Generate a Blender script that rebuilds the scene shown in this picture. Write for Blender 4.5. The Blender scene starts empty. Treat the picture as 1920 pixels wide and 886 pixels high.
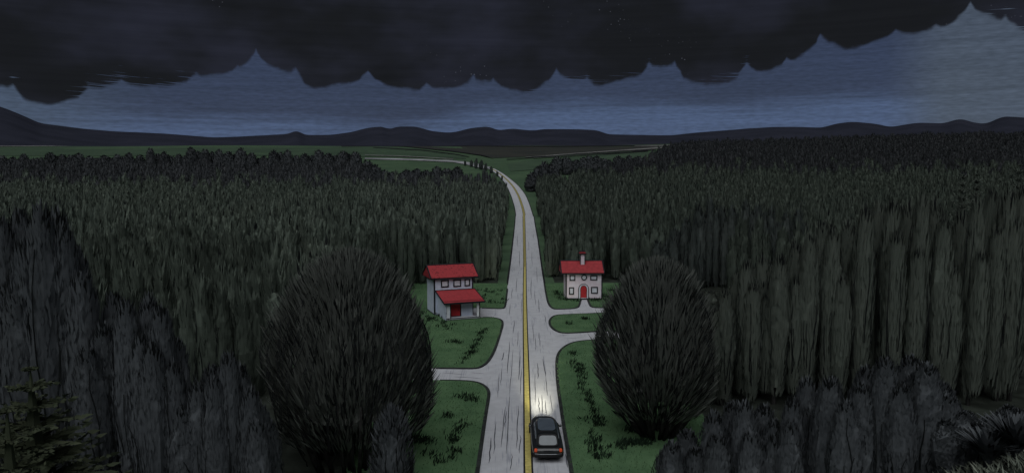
import bpy, bmesh, math, random
import numpy as np
from mathutils import Vector, Matrix
from mathutils.geometry import tessellate_polygon

random.seed(7)
RNG = np.random.default_rng(11)
C = bpy.context.scene.collection
SC = bpy.context.scene
R = math.radians

# ------------------------------------------------------------------ camera
F, CX, CY, CAMZ = 1400.0, 960.0, 443.0, 20.0
PITCH = math.atan(128 / 1400)
cd = bpy.data.cameras.new('camera')
cd.sensor_width = 36; cd.lens = F / 1920 * 36
cd.clip_start = 0.5; cd.clip_end = 30000
cam = bpy.data.objects.new('camera', cd); C.objects.link(cam)
cam.location = (0, 0, CAMZ); cam.rotation_euler = (math.pi / 2 - PITCH, 0, 0)
SC.camera = cam

def ray(px, py):
    x = (px - CX) / F; u = -(py - CY) / F
    return np.array([x, math.cos(PITCH) + u * math.sin(PITCH), -math.sin(PITCH) + u * math.cos(PITCH)])

# ------------------------------------------------------------------ colour / exposure
SC.view_settings.view_transform = 'Standard'
SC.view_settings.look = 'None'
SC.view_settings.gamma = 1.0
SC.view_settings.use_curve_mapping = False
SC.view_settings.exposure = 0.5

# ------------------------------------------------------------------ sun behind a heavy overcast
SUN_EL, SUN_AZ = R(60), R(190)          # azimuth clockwise from +Y : high behind the camera
sd = bpy.data.lights.new('sun', 'SUN'); sd.energy = 1.5; sd.angle = R(75); sd.color = (0.95, 0.97, 1.0)
sun = bpy.data.objects.new('sun', sd); C.objects.link(sun)
sdir = Vector((math.sin(SUN_AZ) * math.cos(SUN_EL), math.cos(SUN_AZ) * math.cos(SUN_EL), math.sin(SUN_EL)))
sun.rotation_euler = sdir.to_track_quat('Z', 'Y').to_euler(); sun.location = (40, -60, 80)

# ------------------------------------------------------------------ world : dusk sky under a scalloped storm cloud
CUSPS = [(-200,140,12),(-60,142,10),(25,166,22),(165,166,4),(228,152,17),(368,135,10),(445,126,7),(480,98,14),(555,134,28),(690,126,22),(800,156,12),(888,145,7),
 (925,150,24),(1043,133,9),(1100,148,19),(1217,119,6),(1265,122,34),(1400,117,18),(1475,103,13),(1537,69,20),(1680,56,9),(1755,50,12),(1820,0,12),(1885,36,9),
 (1960,60,12),(2060,60,12),(2150,80,0)]
CLOUD = []                                # scalloped lower edge: rounded lobes hanging between cusps
for (x0, y0, dp), (x1, y1, _) in zip(CUSPS, CUSPS[1:]):
    for k in range(8):
        t = k / 8; CLOUD.append((x0 + (x1 - x0) * t, y0 + (y1 - y0) * t + 1.2 * dp * math.sqrt(max(0, 1 - (2 * t - 1) ** 2))))
CLOUD.append(CUSPS[-1][:2])
AZ0, AZ1, EL1 = -0.75, 0.75, 0.30

def build_world():
    w = bpy.data.worlds.new('World'); SC.world = w; w.use_nodes = True
    nt = w.node_tree; nt.nodes.clear(); N = nt.nodes.new; L = nt.links.new
    def val(s, inp):
        if isinstance(s, (int, float)): inp.default_value = s
        else: L(s, inp)
    def M(op, a, b=None, c=None, clamp=False):
        n = N('ShaderNodeMath'); n.operation = op; n.use_clamp = clamp
        val(a, n.inputs[0])
        if b is not None: val(b, n.inputs[1])
        if c is not None: val(c, n.inputs[2])
        return n.outputs[0]
    def ramp(v, lo, hi):
        n = N('ShaderNodeMapRange'); n.interpolation_type = 'SMOOTHSTEP'
        val(v, n.inputs[0]); n.inputs[1].default_value = lo; n.inputs[2].default_value = hi
        return n.outputs[0]
    def mix(f, a, b):
        n = N('ShaderNodeMix'); n.data_type = 'RGBA'
        val(f, n.inputs[0])
        for s, i in ((a, 6), (b, 7)):
            if isinstance(s, tuple): n.inputs[i].default_value = (*s, 1)
            else: L(s, n.inputs[i])
        return n.outputs[2]
    def noise(vec, scale, detail=4, rough=0.55):
        n = N('ShaderNodeTexNoise'); L(vec, n.inputs['Vector']); n.inputs['Scale'].default_value = scale
        n.inputs['Detail'].default_value = detail; n.inputs['Roughness'].default_value = rough
        return n.outputs['Fac']
    def comb(x, y, z):
        n = N('ShaderNodeCombineXYZ'); val(x, n.inputs[0]); val(y, n.inputs[1]); val(z, n.inputs[2]); return n.outputs[0]
    tc = N('ShaderNodeTexCoord'); sx = N('ShaderNodeSeparateXYZ'); L(tc.outputs['Generated'], sx.inputs[0])
    x, y, z = sx.outputs
    az = M('ARCTAN2', x, y); el = M('ARCSINE', z)
    # the sky itself
    sky = N('ShaderNodeTexSky'); sky.sky_type = 'NISHITA'; sky.sun_disc = False
    sky.sun_elevation = SUN_EL; sky.sun_rotation = SUN_AZ
    brush = noise(comb(M('MULTIPLY', az, 5.0), M('MULTIPLY', el, 150.0), 0.0), 1.0, 5, 0.65)
    grain = noise(comb(M('MULTIPLY', az, 90.0), M('MULTIPLY', el, 420.0), 3.0), 1.0, 2, 0.5)
    big = noise(comb(M('MULTIPLY', az, 2.2), M('MULTIPLY', el, 9.0), 7.0), 1.0, 3, 0.5)
    # a paler band low down: its top climbs to the right
    top = M('MULTIPLY_ADD', ramp(az, -0.17, -0.02), 0.026, 0.054)
    top = M('ADD', top, M('MULTIPLY', M('SUBTRACT', big, 0.5), 0.06))
    d = M('SUBTRACT', top, el)
    band = ramp(M('ADD', d, M('MULTIPLY', M('SUBTRACT', brush, 0.5), 0.02)), -0.016, 0.014)
    col = mix(band, (0.0185, 0.0258, 0.0525), (0.0390, 0.0595, 0.1160))
    col = mix(ramp(az, -0.42, -0.62), col, (0.034, 0.049, 0.080))
    patch = M('MULTIPLY', ramp(az, 0.45, 0.53), ramp(az, 0.72, 0.6))
    col = mix(M('MULTIPLY', patch, 0.85), col, (0.042, 0.054, 0.075))
    st = M('MULTIPLY_ADD', brush, 0.9, 0.55)
    st = M('MULTIPLY', st, M('MULTIPLY_ADD', grain, 0.8, 0.60))
    vm = N('ShaderNodeVectorMath'); vm.operation = 'SCALE'; L(col, vm.inputs[0]); L(st, vm.inputs['Scale'])
    sv = N('ShaderNodeVectorMath'); sv.operation = 'SCALE'; L(sky.outputs[0], sv.inputs[0]); sv.inputs['Scale'].default_value = 0.10
    skycol = mix(0.02, vm.outputs[0], sv.outputs[0])
    # the cloud: lower edge as elevation over azimuth
    tab = []
    for px, py in CLOUD:
        r = ray(px, py); tab.append((math.atan2(r[0], r[1]), max(0.0, math.asin(r[2] / np.linalg.norm(r)))))
    ta = np.array(tab); NS = 5; lim = np.linspace(AZ0, AZ1, NS + 1); edge = None
    for k in range(NS):
        fc = N('ShaderNodeFloatCurve'); cv = fc.mapping.curves[0]
        ins = ta[(ta[:, 0] > lim[k]) & (ta[:, 0] < lim[k + 1])]
        P = [(lim[k], np.interp(lim[k], ta[:, 0], ta[:, 1]))] + [tuple(q) for q in ins] + [(lim[k + 1], np.interp(lim[k + 1], ta[:, 0], ta[:, 1]))]
        P = [((q[0] - lim[k]) / (lim[k + 1] - lim[k]), q[1] / EL1) for q in P]
        while len(cv.points) < len(P): cv.points.new(0.5, 0.5)
        for p, q in zip(cv.points, P): p.location = q; p.handle_type = 'VECTOR'
        fc.mapping.update()
        val(M('DIVIDE', M('SUBTRACT', az, float(lim[k])), float(lim[k + 1] - lim[k]), clamp=True), fc.inputs['Value'])
        v = M('MULTIPLY', fc.outputs[0], EL1)
        if edge is None: edge = v
        else:
            sw = M('GREATER_THAN', az, float(lim[k]))
            edge = M('ADD', M('MULTIPLY', v, sw), M('MULTIPLY', edge, M('SUBTRACT', 1.0, sw)))
    fine = noise(comb(M('MULTIPLY', az, 55.0), M('MULTIPLY', el, 75.0), 1.0), 1.0, 5, 0.6)
    wisp = noise(comb(M('MULTIPLY', az, 9.0), M('MULTIPLY', M('ADD', el, M('MULTIPLY', az, 0.05)), 520.0), 5.0), 1.0, 3, 0.6)
    wmask = ramp(noise(comb(M('MULTIPLY', az, 4.0), M('MULTIPLY', el, 6.0), 21.0), 1.0, 2), 0.52, 0.62)
    lump = noise(comb(M('MULTIPLY', az, 19.0), M('MULTIPLY', el, 26.0), 43.0), 1.0, 3, 0.5)
    dd = M('SUBTRACT', el, edge)
    dd = M('ADD', dd, M('MULTIPLY', M('SUBTRACT', lump, 0.5), 0.022))
    dd = M('ADD', dd, M('MULTIPLY', M('SUBTRACT', fine, 0.5), 0.006))
    dd = M('SUBTRACT', dd, M('MULTIPLY', M('MULTIPLY', ramp(wisp, 0.54, 0.68), wmask), 0.022))
    cl = ramp(dd, -0.0020, 0.0038)
    cn = noise(comb(M('MULTIPLY', az, 4.0), M('MULTIPLY', el, 8.0), 11.0), 1.0, 4, 0.55)
    ccol = mix(ramp(cn, 0.40, 0.64), (0.0068, 0.0076, 0.0092), (0.0128, 0.0142, 0.0220))
    cs = N('ShaderNodeVectorMath'); cs.operation = 'SCALE'; L(ccol, cs.inputs[0]); L(M('MULTIPLY_ADD', brush, 0.5, 0.75), cs.inputs['Scale']); ccol = cs.outputs[0]
    # paler flecks in clumps inside the cloud
    vo = N('ShaderNodeTexVoronoi'); L(comb(M('MULTIPLY', az, 150.0), M('MULTIPLY', el, 170.0), 0.0), vo.inputs['Vector']); vo.inputs['Scale'].default_value = 1.0
    clump = ramp(noise(comb(M('MULTIPLY', az, 7.0), M('MULTIPLY', el, 9.0), 31.0), 1.0, 2), 0.58, 0.70)
    fl = M('MULTIPLY', ramp(vo.outputs['Distance'], 0.16, 0.05), clump)
    ccol = mix(M('MULTIPLY', fl, 0.42), ccol, (0.11, 0.12, 0.15))
    final = mix(cl, skycol, ccol)
    bg = N('ShaderNodeBackground'); L(final, bg.inputs['Color']); bg.inputs['Strength'].default_value = 1.0
    out = N('ShaderNodeOutputWorld'); L(bg.outputs[0], out.inputs['Surface'])
build_world()

# ------------------------------------------------------------------ terrain
GD = np.array([-400, 0, 250, 330, 420, 500, 620, 750, 1000, 1300, 1500, 1700, 2500, 4000, 12000.0])
GZ = np.array([0, 0, 0, 2, 9, 18, 26, 32, 43, 57, 64, 61, 30, 5, 0.0])
_gx = np.arange(-400, 12000, 5.0); _gz = np.interp(_gx, GD, GZ)
_k = np.ones(13) / 13
_gz = np.convolve(np.pad(_gz, 6, mode='edge'), _k, 'valid')
_gz[_gx < 270] = np.minimum(_gz[_gx < 270], np.maximum(0, _gz[_gx < 270] - 0.0))
def sstep(a, b, v):
    t = np.clip((v - a) / (b - a), 0, 1); return t * t * (3 - 2 * t)
def tz(x, y):
    x = np.asarray(x, float); y = np.asarray(y, float)
    z = np.interp(y, _gx, _gz)
    a = x / np.maximum(y, 1.0)
    far = sstep(330, 700, y)
    z = z + far * (sstep(0.08, 0.26, a) * 6 + sstep(0.3, 0.75, a) * 8) * (1 - sstep(1500, 2500, y))
    z = z + far * 1.6 * np.sin(x * 0.011 + 1.0) * np.sin(y * 0.006)
    for mx, my, r, h in ((24, 27, 17, 8.0), (-25, 28, 17, 6.0)):
        q = np.sqrt((x - mx) ** 2 + (y - my) ** 2) / r
        z = z + h * (1 - sstep(0.15, 1.0, q))
    return z
def at(px, py, z=0.0):
    r = ray(px, py); t = (z - CAMZ) / r[2]
    return np.array([r[0] * t, r[1] * t, z])
_T = 60.0 * 1.004 ** np.arange(1260)
def att(px, py, up=0.0):
    r = ray(px, py)
    t = _T; g = r[2] * t + CAMZ - tz(r[0] * t, r[1] * t)
    i = int(np.argmax(g <= 0)); i = max(i, 1)
    if not (g <= 0).any():                # passes just above the crest: take the closest approach
        i = int(np.argmin(g[:900] / t[:900])); i = max(i, 1)
        x, y = r[0] * t[i], r[1] * t[i]; return np.array([x, y, float(tz(x, y)) + up])
    f = g[i-1] / (g[i-1] - g[i] + 1e-12); q = t[i-1] + (t[i] - t[i-1]) * min(max(f, 0), 1)
    x, y = r[0] * q, r[1] * q
    return np.array([x, y, float(tz(x, y)) + up])
def zat(py, D):                        # height seen at row py at distance D, near the picture's axis
    r = ray(CX, py); return CAMZ + r[2] / r[1] * D

# ------------------------------------------------------------------ materials
def mat(name, col, rough=0.85, var=0.0, scale=3.0, stretch=(1, 1, 1), col2=None, spec=0.2, metal=0.0, emit=None, objvar=0.0, bump=0.0, coord='Object', lo=0.4, hi=0.62, coat=0.0):
    m = bpy.data.materials.new(name); m.use_nodes = True
    nt = m.node_tree; b = nt.nodes['Principled BSDF']
    b.inputs['Roughness'].default_value = rough; b.inputs['Metallic'].default_value = metal
    b.inputs['Specular IOR Level'].default_value = spec
    b.inputs['Coat Weight'].default_value = coat
    b.inputs['Base Color'].default_value = (*col, 1)
    src = None
    if var or col2 or bump:
        tc = nt.nodes.new('ShaderNodeTexCoord'); mp = nt.nodes.new('ShaderNodeMapping')
        nt.links.new(tc.outputs[coord], mp.inputs[0]); mp.inputs['Scale'].default_value = stretch
        no = nt.nodes.new('ShaderNodeTexNoise'); no.inputs['Scale'].default_value = scale
        no.inputs['Detail'].default_value = 5; no.inputs['Roughness'].default_value = 0.6
        nt.links.new(mp.outputs[0], no.inputs['Vector'])
        mr = nt.nodes.new('ShaderNodeMapRange'); mr.inputs[1].default_value = lo; mr.inputs[2].default_value = hi
        nt.links.new(no.outputs['Fac'], mr.inputs[0])
        mx = nt.nodes.new('ShaderNodeMix'); mx.data_type = 'RGBA'
        nt.links.new(mr.outputs[0], mx.inputs[0])
        c2 = col2 if col2 else tuple(c * (1 + var) for c in col)
        c1 = col if col2 else tuple(c * (1 - var) for c in col)
        mx.inputs[6].default_value = (*c1, 1); mx.inputs[7].default_value = (*c2, 1)
        src = mx.outputs[2]
        if bump:
            bp = nt.nodes.new('ShaderNodeBump'); bp.inputs['Strength'].default_value = bump; bp.inputs['Distance'].default_value = 0.05
            nt.links.new(no.outputs['Fac'], bp.inputs['Height']); nt.links.new(bp.outputs[0], b.inputs['Normal'])
    if objvar:
        oi = nt.nodes.new('ShaderNodeObjectInfo'); mm = nt.nodes.new('ShaderNodeMapRange')
        mm.inputs[3].default_value = 1 - objvar; mm.inputs[4].default_value = 1 + objvar
        nt.links.new(oi.outputs['Random'], mm.inputs[0])
        vm = nt.nodes.new('ShaderNodeVectorMath'); vm.operation = 'SCALE'
        if src is None: vm.inputs[0].default_value = col
        else: nt.links.new(src, vm.inputs[0])
        nt.links.new(mm.outputs[0], vm.inputs['Scale']); src = vm.outputs[0]
    if src is not None: nt.links.new(src, b.inputs['Base Color'])
    if emit:
        b.inputs['Emission Color'].default_value = (*emit[0], 1); b.inputs['Emission Strength'].default_value = emit[1]
    return m

def asphalt():
    m = mat('pale_worn_concrete', (0.385, 0.392, 0.410), 0.9, var=0.06, scale=0.9, coord='Object')
    nt = m.node_tree; b = nt.nodes['Principled BSDF']
    prev = b.inputs['Base Color'].links[0].from_socket
    tc = nt.nodes.new('ShaderNodeTexCoord')
    def cracks(stretch, lo, hi, dark, prev, seed):
        mp = nt.nodes.new('ShaderNodeMapping'); nt.links.new(tc.outputs['Object'], mp.inputs[0])
        mp.inputs['Scale'].default_value = stretch; mp.inputs['Location'].default_value = (seed, seed * 2, 0)
        no = nt.nodes.new('ShaderNodeTexNoise'); no.inputs['Scale'].default_value = 1; no.inputs['Detail'].default_value = 2
        nt.links.new(mp.outputs[0], no.inputs['Vector'])
        a = nt.nodes.new('ShaderNodeMath'); a.operation = 'SUBTRACT'; nt.links.new(no.outputs['Fac'], a.inputs[0]); a.inputs[1].default_value = 0.5
        ab = nt.nodes.new('ShaderNodeMath'); ab.operation = 'ABSOLUTE'; nt.links.new(a.outputs[0], ab.inputs[0])
        mr = nt.nodes.new('ShaderNodeMapRange'); mr.inputs[1].default_value = lo; mr.inputs[2].default_value = hi
        mr.inputs[3].default_value = 1; mr.inputs[4].default_value = 0; nt.links.new(ab.outputs[0], mr.inputs[0])
        # broken into dashes along the road
        mp2 = nt.nodes.new('ShaderNodeMapping'); nt.links.new(tc.outputs['Object'], mp2.inputs[0])
        mp2.inputs['Scale'].default_value = (1.7, 0.16, 1); mp2.inputs['Location'].default_value = (seed * 3, seed, 0)
        n2 = nt.nodes.new('ShaderNodeTexNoise'); n2.inputs['Scale'].default_value = 1; nt.links.new(mp2.outputs[0], n2.inputs['Vector'])
        m2 = nt.nodes.new('ShaderNodeMapRange'); m2.inputs[1].default_value = 0.50; m2.inputs[2].default_value = 0.56; nt.links.new(n2.outputs['Fac'], m2.inputs[0])
        mu = nt.nodes.new('ShaderNodeMath'); mu.operation = 'MULTIPLY'; nt.links.new(mr.outputs[0], mu.inputs[0]); nt.links.new(m2.outputs[0], mu.inputs[1])
        mx = nt.nodes.new('ShaderNodeMix'); mx.data_type = 'RGBA'; nt.links.new(mu.outputs[0], mx.inputs[0])
        nt.links.new(prev, mx.inputs[6]); mx.inputs[7].default_value = (*dark, 1)
        return mx.outputs[2]
    s = prev
    s = cracks((6.0, 0.06, 1), 0.005, 0.03, (0.24, 0.25, 0.28), s, 17.0)
    nt.links.new(s, b.inputs['Base Color'])
    return m

MT = dict(
    road=asphalt(),
    farroad=mat('dusty_far_road', (0.22, 0.225, 0.235), 0.95, var=0.35, scale=0.06),
    yellow=mat('yellow_road_paint', (0.42, 0.36, 0.115), 0.7, var=0.16, scale=3),
    tar=mat('black_tar', (0.012, 0.012, 0.014), 0.75, var=0.3, scale=2),
    seam=mat('dark_seam_filler', (0.045, 0.046, 0.055), 0.85, var=0.3, scale=2),
    kerb=mat('dark_kerb_stone', (0.020, 0.023, 0.022), 0.85, var=0.35, scale=2),
    grass=mat('meadow_grass', (0.044, 0.074, 0.044), 0.95, col2=(0.056, 0.092, 0.052), scale=0.05, spec=0.05),
    floor=mat('forest_litter', (0.022, 0.026, 0.021), 0.95, var=0.4, scale=0.4, spec=0.05),
    lawn=mat('lawn_turf', (0.057, 0.108, 0.053), 0.95, col2=(0.076, 0.136, 0.067), scale=0.35, spec=0.05),
    blade=mat('grass_blades', (0.066, 0.120, 0.058), 0.9, col2=(0.085, 0.146, 0.072), scale=0.7, spec=0.05),
    tuft=mat('dark_grass_tufts', (0.012, 0.022, 0.013), 0.9, var=0.4, scale=1.0, spec=0.05),
    field=mat('green_field', (0.036, 0.058, 0.038), 0.95, col2=(0.048, 0.076, 0.048), scale=0.02, spec=0.05),
    brown=mat('brown_moor', (0.026, 0.029, 0.027), 0.95, col2=(0.036, 0.037, 0.032), scale=0.02, spec=0.05),
    heath=mat('dark_heath', (0.026, 0.029, 0.033), 0.95, col2=(0.036, 0.040, 0.038), scale=0.02, spec=0.05),
    pale=mat('pale_gravel', (0.15, 0.15, 0.145), 0.95, var=0.4, scale=0.1),
    straw=mat('pale_dry_grass', (0.14, 0.16, 0.13), 0.95, col2=(0.22, 0.24, 0.19), scale=1.2, spec=0.05),
    mount=mat('mountain_rock', (0.020, 0.022, 0.031), 0.95, col2=(0.026, 0.028, 0.040), scale=0.004, spec=0.0),
    bark=mat('dark_bark', (0.020, 0.020, 0.019), 0.95, var=0.4, scale=2, stretch=(3, 3, .4), spec=0.05),
    stem=mat('black_stem', (0.012, 0.0135, 0.0135), 0.95, spec=0.05),
    leaf_green=mat('dark_green_foliage', (0.080, 0.094, 0.078), 0.95, col2=(0.095, 0.108, 0.090), scale=0.9, stretch=(1, 1, .25), objvar=0.12, spec=0.05),
    leaf_forest=mat('forest_foliage', (0.060, 0.075, 0.061), 0.95, col2=(0.078, 0.094, 0.075), scale=0.12, stretch=(1, 1, .5), objvar=0.2, spec=0.05),
    leaf_blue=mat('blue_black_foliage', (0.063, 0.070, 0.075), 0.95, col2=(0.078, 0.086, 0.091), scale=0.9, stretch=(1, 1, .25), objvar=0.14, spec=0.05),
    leaf_dusk=mat('dusky_foliage', (0.050, 0.060, 0.056), 0.95, col2=(0.064, 0.074, 0.068), scale=0.5, stretch=(1, 1, .3), objvar=0.12, spec=0.05),
    leaf_round=mat('bush_foliage', (0.088, 0.097, 0.086), 0.95, col2=(0.108, 0.116, 0.104), scale=0.5, stretch=(1, 1, .3), spec=0.05),
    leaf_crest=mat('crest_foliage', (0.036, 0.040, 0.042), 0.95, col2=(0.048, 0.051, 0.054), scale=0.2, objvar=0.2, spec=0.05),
    fern=mat('frond_foliage', (0.034, 0.042, 0.026), 0.95, col2=(0.050, 0.058, 0.036), scale=0.9, spec=0.05),
    wall_blue=mat('pale_blue_render', (0.50, 0.555, 0.66), 0.9, var=0.06, scale=1.4, bump=0.15),
    wall_pink=mat('pale_pink_render', (0.60, 0.52, 0.56), 0.9, col2=(0.66, 0.62, 0.67), scale=0.6, bump=0.15),
    red_roof=mat('red_roof_sheet', (0.27, 0.031, 0.036), 0.75, var=0.13, scale=2.2, bump=0.2),
    red_spot=mat('red_roof_weathered', (0.28, 0.031, 0.036), 0.75, col2=(0.06, 0.008, 0.010), scale=3.6, lo=0.57, hi=0.62, bump=0.2),
    red_door=mat('red_door_paint', (0.36, 0.024, 0.028), 0.55, var=0.1, scale=2, stretch=(6, 1, .5)),
    trim=mat('black_trim_paint', (0.010, 0.011, 0.015), 0.6, var=0.2, scale=3),
    white=mat('white_paint', (0.56, 0.58, 0.62), 0.7, var=0.05, scale=2),
    pane=mat('curtained_pane', (0.55, 0.57, 0.62), 0.35, var=0.10, scale=1.6, spec=0.5),
    car=mat('black_car_paint', (0.009, 0.011, 0.0115), 0.32, spec=0.5, coat=0.4, var=0.1, scale=1.0),
    car_trim=mat('black_plastic', (0.009, 0.009, 0.010), 0.6, var=0.2, scale=3),
    car_glass=mat('blue_grey_tinted_glass', (0.065, 0.082, 0.100), 0.25, spec=0.5, var=0.08, scale=1.5),
    rear_glass=mat('grey_rear_glass', (0.125, 0.14, 0.148), 0.25, spec=0.5, var=0.08, scale=2),
    chrome=mat('dull_metal', (0.22, 0.23, 0.24), 0.35, metal=0.9, var=0.1, scale=4),
    tail=mat('orange_red_lamp', (0.32, 0.045, 0.02), 0.3, emit=((1.0, 0.14, 0.04), 0.10)),
    head=mat('warm_headlamp', (0.8, 0.78, 0.6), 0.2, emit=((1.0, 0.92, 0.55), 6.0)),
    tyre=mat('tyre_rubber', (0.012, 0.012, 0.013), 0.9, var=0.2, scale=5),
)

# ------------------------------------------------------------------ mesh helpers
def link(name, me, parent=None):
    o = bpy.data.objects.new(name, me); C.objects.link(o)
    if parent is not None: o.parent = parent
    return o
def np_mesh(name, V, quads=None, tris=None, mats=(), midx=None, smooth=False):
    me = bpy.data.meshes.new(name)
    V = np.asarray(V, np.float32).reshape(-1, 3)
    q = np.asarray(quads if quads is not None and len(quads) else np.zeros((0, 4)), np.int32).reshape(-1, 4)
    t = np.asarray(tris if tris is not None and len(tris) else np.zeros((0, 3)), np.int32).reshape(-1, 3)
    me.vertices.add(len(V)); me.vertices.foreach_set('co', V.ravel())
    nl = q.size + t.size; me.loops.add(nl)
    me.loops.foreach_set('vertex_index', np.concatenate([q.ravel(), t.ravel()]).astype(np.int32))
    me.polygons.add(len(q) + len(t))
    ls = np.concatenate([np.arange(len(q)) * 4, q.size + np.arange(len(t)) * 3]).astype(np.int32)
    me.polygons.foreach_set('loop_start', ls)
    for m in mats: me.materials.append(m)
    if midx is not None: me.polygons.foreach_set('material_index', np.asarray(midx, np.int32))
    me.polygons.foreach_set('use_smooth', np.full(len(q) + len(t), smooth, bool))
    me.update(calc_edges=True)
    return me
def tag(o, label=None, cat=None, group=None, kind=None):
    if label: o['label'] = label
    if cat: o['category'] = cat
    if group: o['group'] = group
    if kind: o['kind'] = kind
    return o
def empty(name, loc, rz=0.0):
    o = bpy.data.objects.new(name, None); C.objects.link(o); o.location = loc; o.rotation_euler = (0, 0, rz)
    o.empty_display_size = 0.5
    return o
class MB:
    """collects boxes, prisms and tubes and links them as one mesh object"""
    def __init__(s): s.bm = bmesh.new()
    def box(s, x0, x1, y0, y1, z0, z1):
        v = [s.bm.verts.new(p) for p in ((x0,y0,z0),(x1,y0,z0),(x1,y1,z0),(x0,y1,z0),(x0,y0,z1),(x1,y0,z1),(x1,y1,z1),(x0,y1,z1))]
        for f in ((0,3,2,1),(4,5,6,7),(0,1,5,4),(1,2,6,5),(2,3,7,6),(3,0,4,7)): s.bm.faces.new([v[i] for i in f])
        return s
    def prism(s, pts, a, axis='y'):
        """pts = outline, a = (from, to) along the axis; outline is (x,z) for axis y, (y,z) for axis x, (x,y) for axis z"""
        def P(p, t):
            return {'y': (p[0], t, p[1]), 'x': (t, p[0], p[1]), 'z': (p[0], p[1], t)}[axis]
        A = [s.bm.verts.new(P(p, a[0])) for p in pts]; B = [s.bm.verts.new(P(p, a[1])) for p in pts]
        s.bm.faces.new(A); s.bm.faces.new(B[::-1]); n = len(pts)
        for i in range(n): s.bm.faces.new((A[i], B[i], B[(i+1) % n], A[(i+1) % n]))
        return s
    def frame(s, outer, inner, a, axis='y'):
        def P(p, t):
            return {'y': (p[0], t, p[1]), 'x': (t, p[0], p[1])}[axis]
        n = len(outer)
        o0 = [s.bm.verts.new(P(p, a[0])) for p in outer]; o1 = [s.bm.verts.new(P(p, a[1])) for p in outer]
        i0 = [s.bm.verts.new(P(p, a[0])) for p in inner]; i1 = [s.bm.verts.new(P(p, a[1])) for p in inner]
        for i in range(n):
            j = (i + 1) % n
            for q in ((o0[i], o0[j], i0[j], i0[i]), (o1[i], i1[i], i1[j], o1[j]), (o0[i], o1[i], o1[j], o0[j]), (i0[i], i0[j], i1[j], i1[i])): s.bm.faces.new(q)
        return s
    def hexa(s, P):
        v = [s.bm.verts.new(p) for p in P]
        for f in ((0,3,2,1),(4,5,6,7),(0,1,5,4),(1,2,6,5),(2,3,7,6),(3,0,4,7)): s.bm.faces.new([v[i] for i in f])
        return s
    def tube(s, P, Rr, n=8):
        P = [Vector(p) for p in P]; rings = []
        for i, p in enumerate(P):
            t = (P[min(i+1, len(P)-1)] - P[max(i-1, 0)]).normalized()
            u = t.orthogonal().normalized(); w = t.cross(u)
            rings.append([s.bm.verts.new(p + (u * math.cos(2*math.pi*k/n) + w * math.sin(2*math.pi*k/n)) * Rr[i]) for k in range(n)])
        for a, b in zip(rings, rings[1:]):
            for k in range(n): s.bm.faces.new((a[k], a[(k+1) % n], b[(k+1) % n], b[k]))
        s.bm.faces.new(rings[0][::-1]); s.bm.faces.new(rings[-1])
        return s
    def grid(s, G, thick=None):
        V = [[s.bm.verts.new(p) for p in row] for row in G]
        for a, b in zip(V, V[1:]):
            for k in range(len(a) - 1): s.bm.faces.new((a[k], a[k+1], b[k+1], b[k]))
        return s
    def build(s, name, m, parent=None, bevel=0.0, smooth=False, seg=2):
        bmesh.ops.recalc_face_normals(s.bm, faces=s.bm.faces)
        if bevel:
            bmesh.ops.bevel(s.bm, geom=[e for e in s.bm.edges if e.calc_face_angle(0) > 0.5], offset=bevel, segments=seg, affect='EDGES', clamp_overlap=True)
        me = bpy.data.meshes.new(name); s.bm.to_mesh(me); s.bm.free()
        me.materials.append(m); me.polygons.foreach_set('use_smooth', [smooth] * len(me.polygons))
        return link(name, me, parent)
def struct(o): o['kind'] = 'structure'; return o

# ------------------------------------------------------------------ key outlines (converted once to ground coordinates)
EDGE_L = [(893,900),(903,830),(910,780),(921,715),(932,650),(941,600),(945,578),(950,540),(957,490),(963,440),(967,405)]
EDGE_R = [(1074,900),(1064,840),(1054,780),(1044,715),(1036,640),(1030,585),(1024,550),(1016,500),(1009,450),(1000,405)]
def poly_at(pts): return np.array([at(*p)[:2] for p in pts])
EL_, ER_ = poly_at(EDGE_L), poly_at(EDGE_R)
FAR_L = [(967,405),(966,395),(964,385),(957,363),(947,343),(930,326),(914,316)]
FAR_R = [(1000,405),(997,395),(993,382),(985,364),(972,348),(952,332),(927,317)]
FL_ = np.array([att(*p) for p in FAR_L]); FR_ = np.array([att(*p) for p in FAR_R])
ROADL_Y = np.concatenate([EL_[:, 1], FL_[1:, 1]]); ROADL_X = np.concatenate([EL_[:, 0], FL_[1:, 0]])
ROADR_Y = np.concatenate([ER_[:, 1], FR_[1:, 1]]); ROADR_X = np.concatenate([ER_[:, 0], FR_[1:, 0]])
def road_l(y): return np.interp(y, ROADL_Y, ROADL_X)
def road_r(y): return np.interp(y, ROADR_Y, ROADR_X)

# forest masks in ground coordinates
def in_left(x, y):
    a = x / np.maximum(y, 1)
    near = np.where(a < -0.33, 60.0, np.where(a < -0.27, 60 + (a + .33) / .06 * 18, np.where(a < -0.13, 78 + (a + 0.27) / 0.14 * 48, 127.0)))
    far = np.where(a < -0.20, 478, np.where(a < -0.175, 400 + (-0.175 - a) / 0.025 * 78, 400.0))
    verge = 1.7 + 1.6 * sstep(126, 180, y) + 3.5 * sstep(300, 380, y)
    return (y > near) & (y < far) & (x < road_l(y) - verge)
def in_right(x, y):
    a = x / np.maximum(y, 1)
    near = np.where(a > 0.30, 112.0, 131.0)
    far = np.where(a < 0.06, 398.0, np.where(a < 0.17, 395 + (a - 0.06) / 0.11 * 75, np.where(a < 0.24, 470 + (a - 0.17) / 0.07 * 280, 750.0)))
    verge = 1.5 + 1.5 * sstep(130, 180, y) + 3 * sstep(280, 380, y)
    return (y > near) & (y < far) & (x > road_r(y) + verge)

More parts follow.
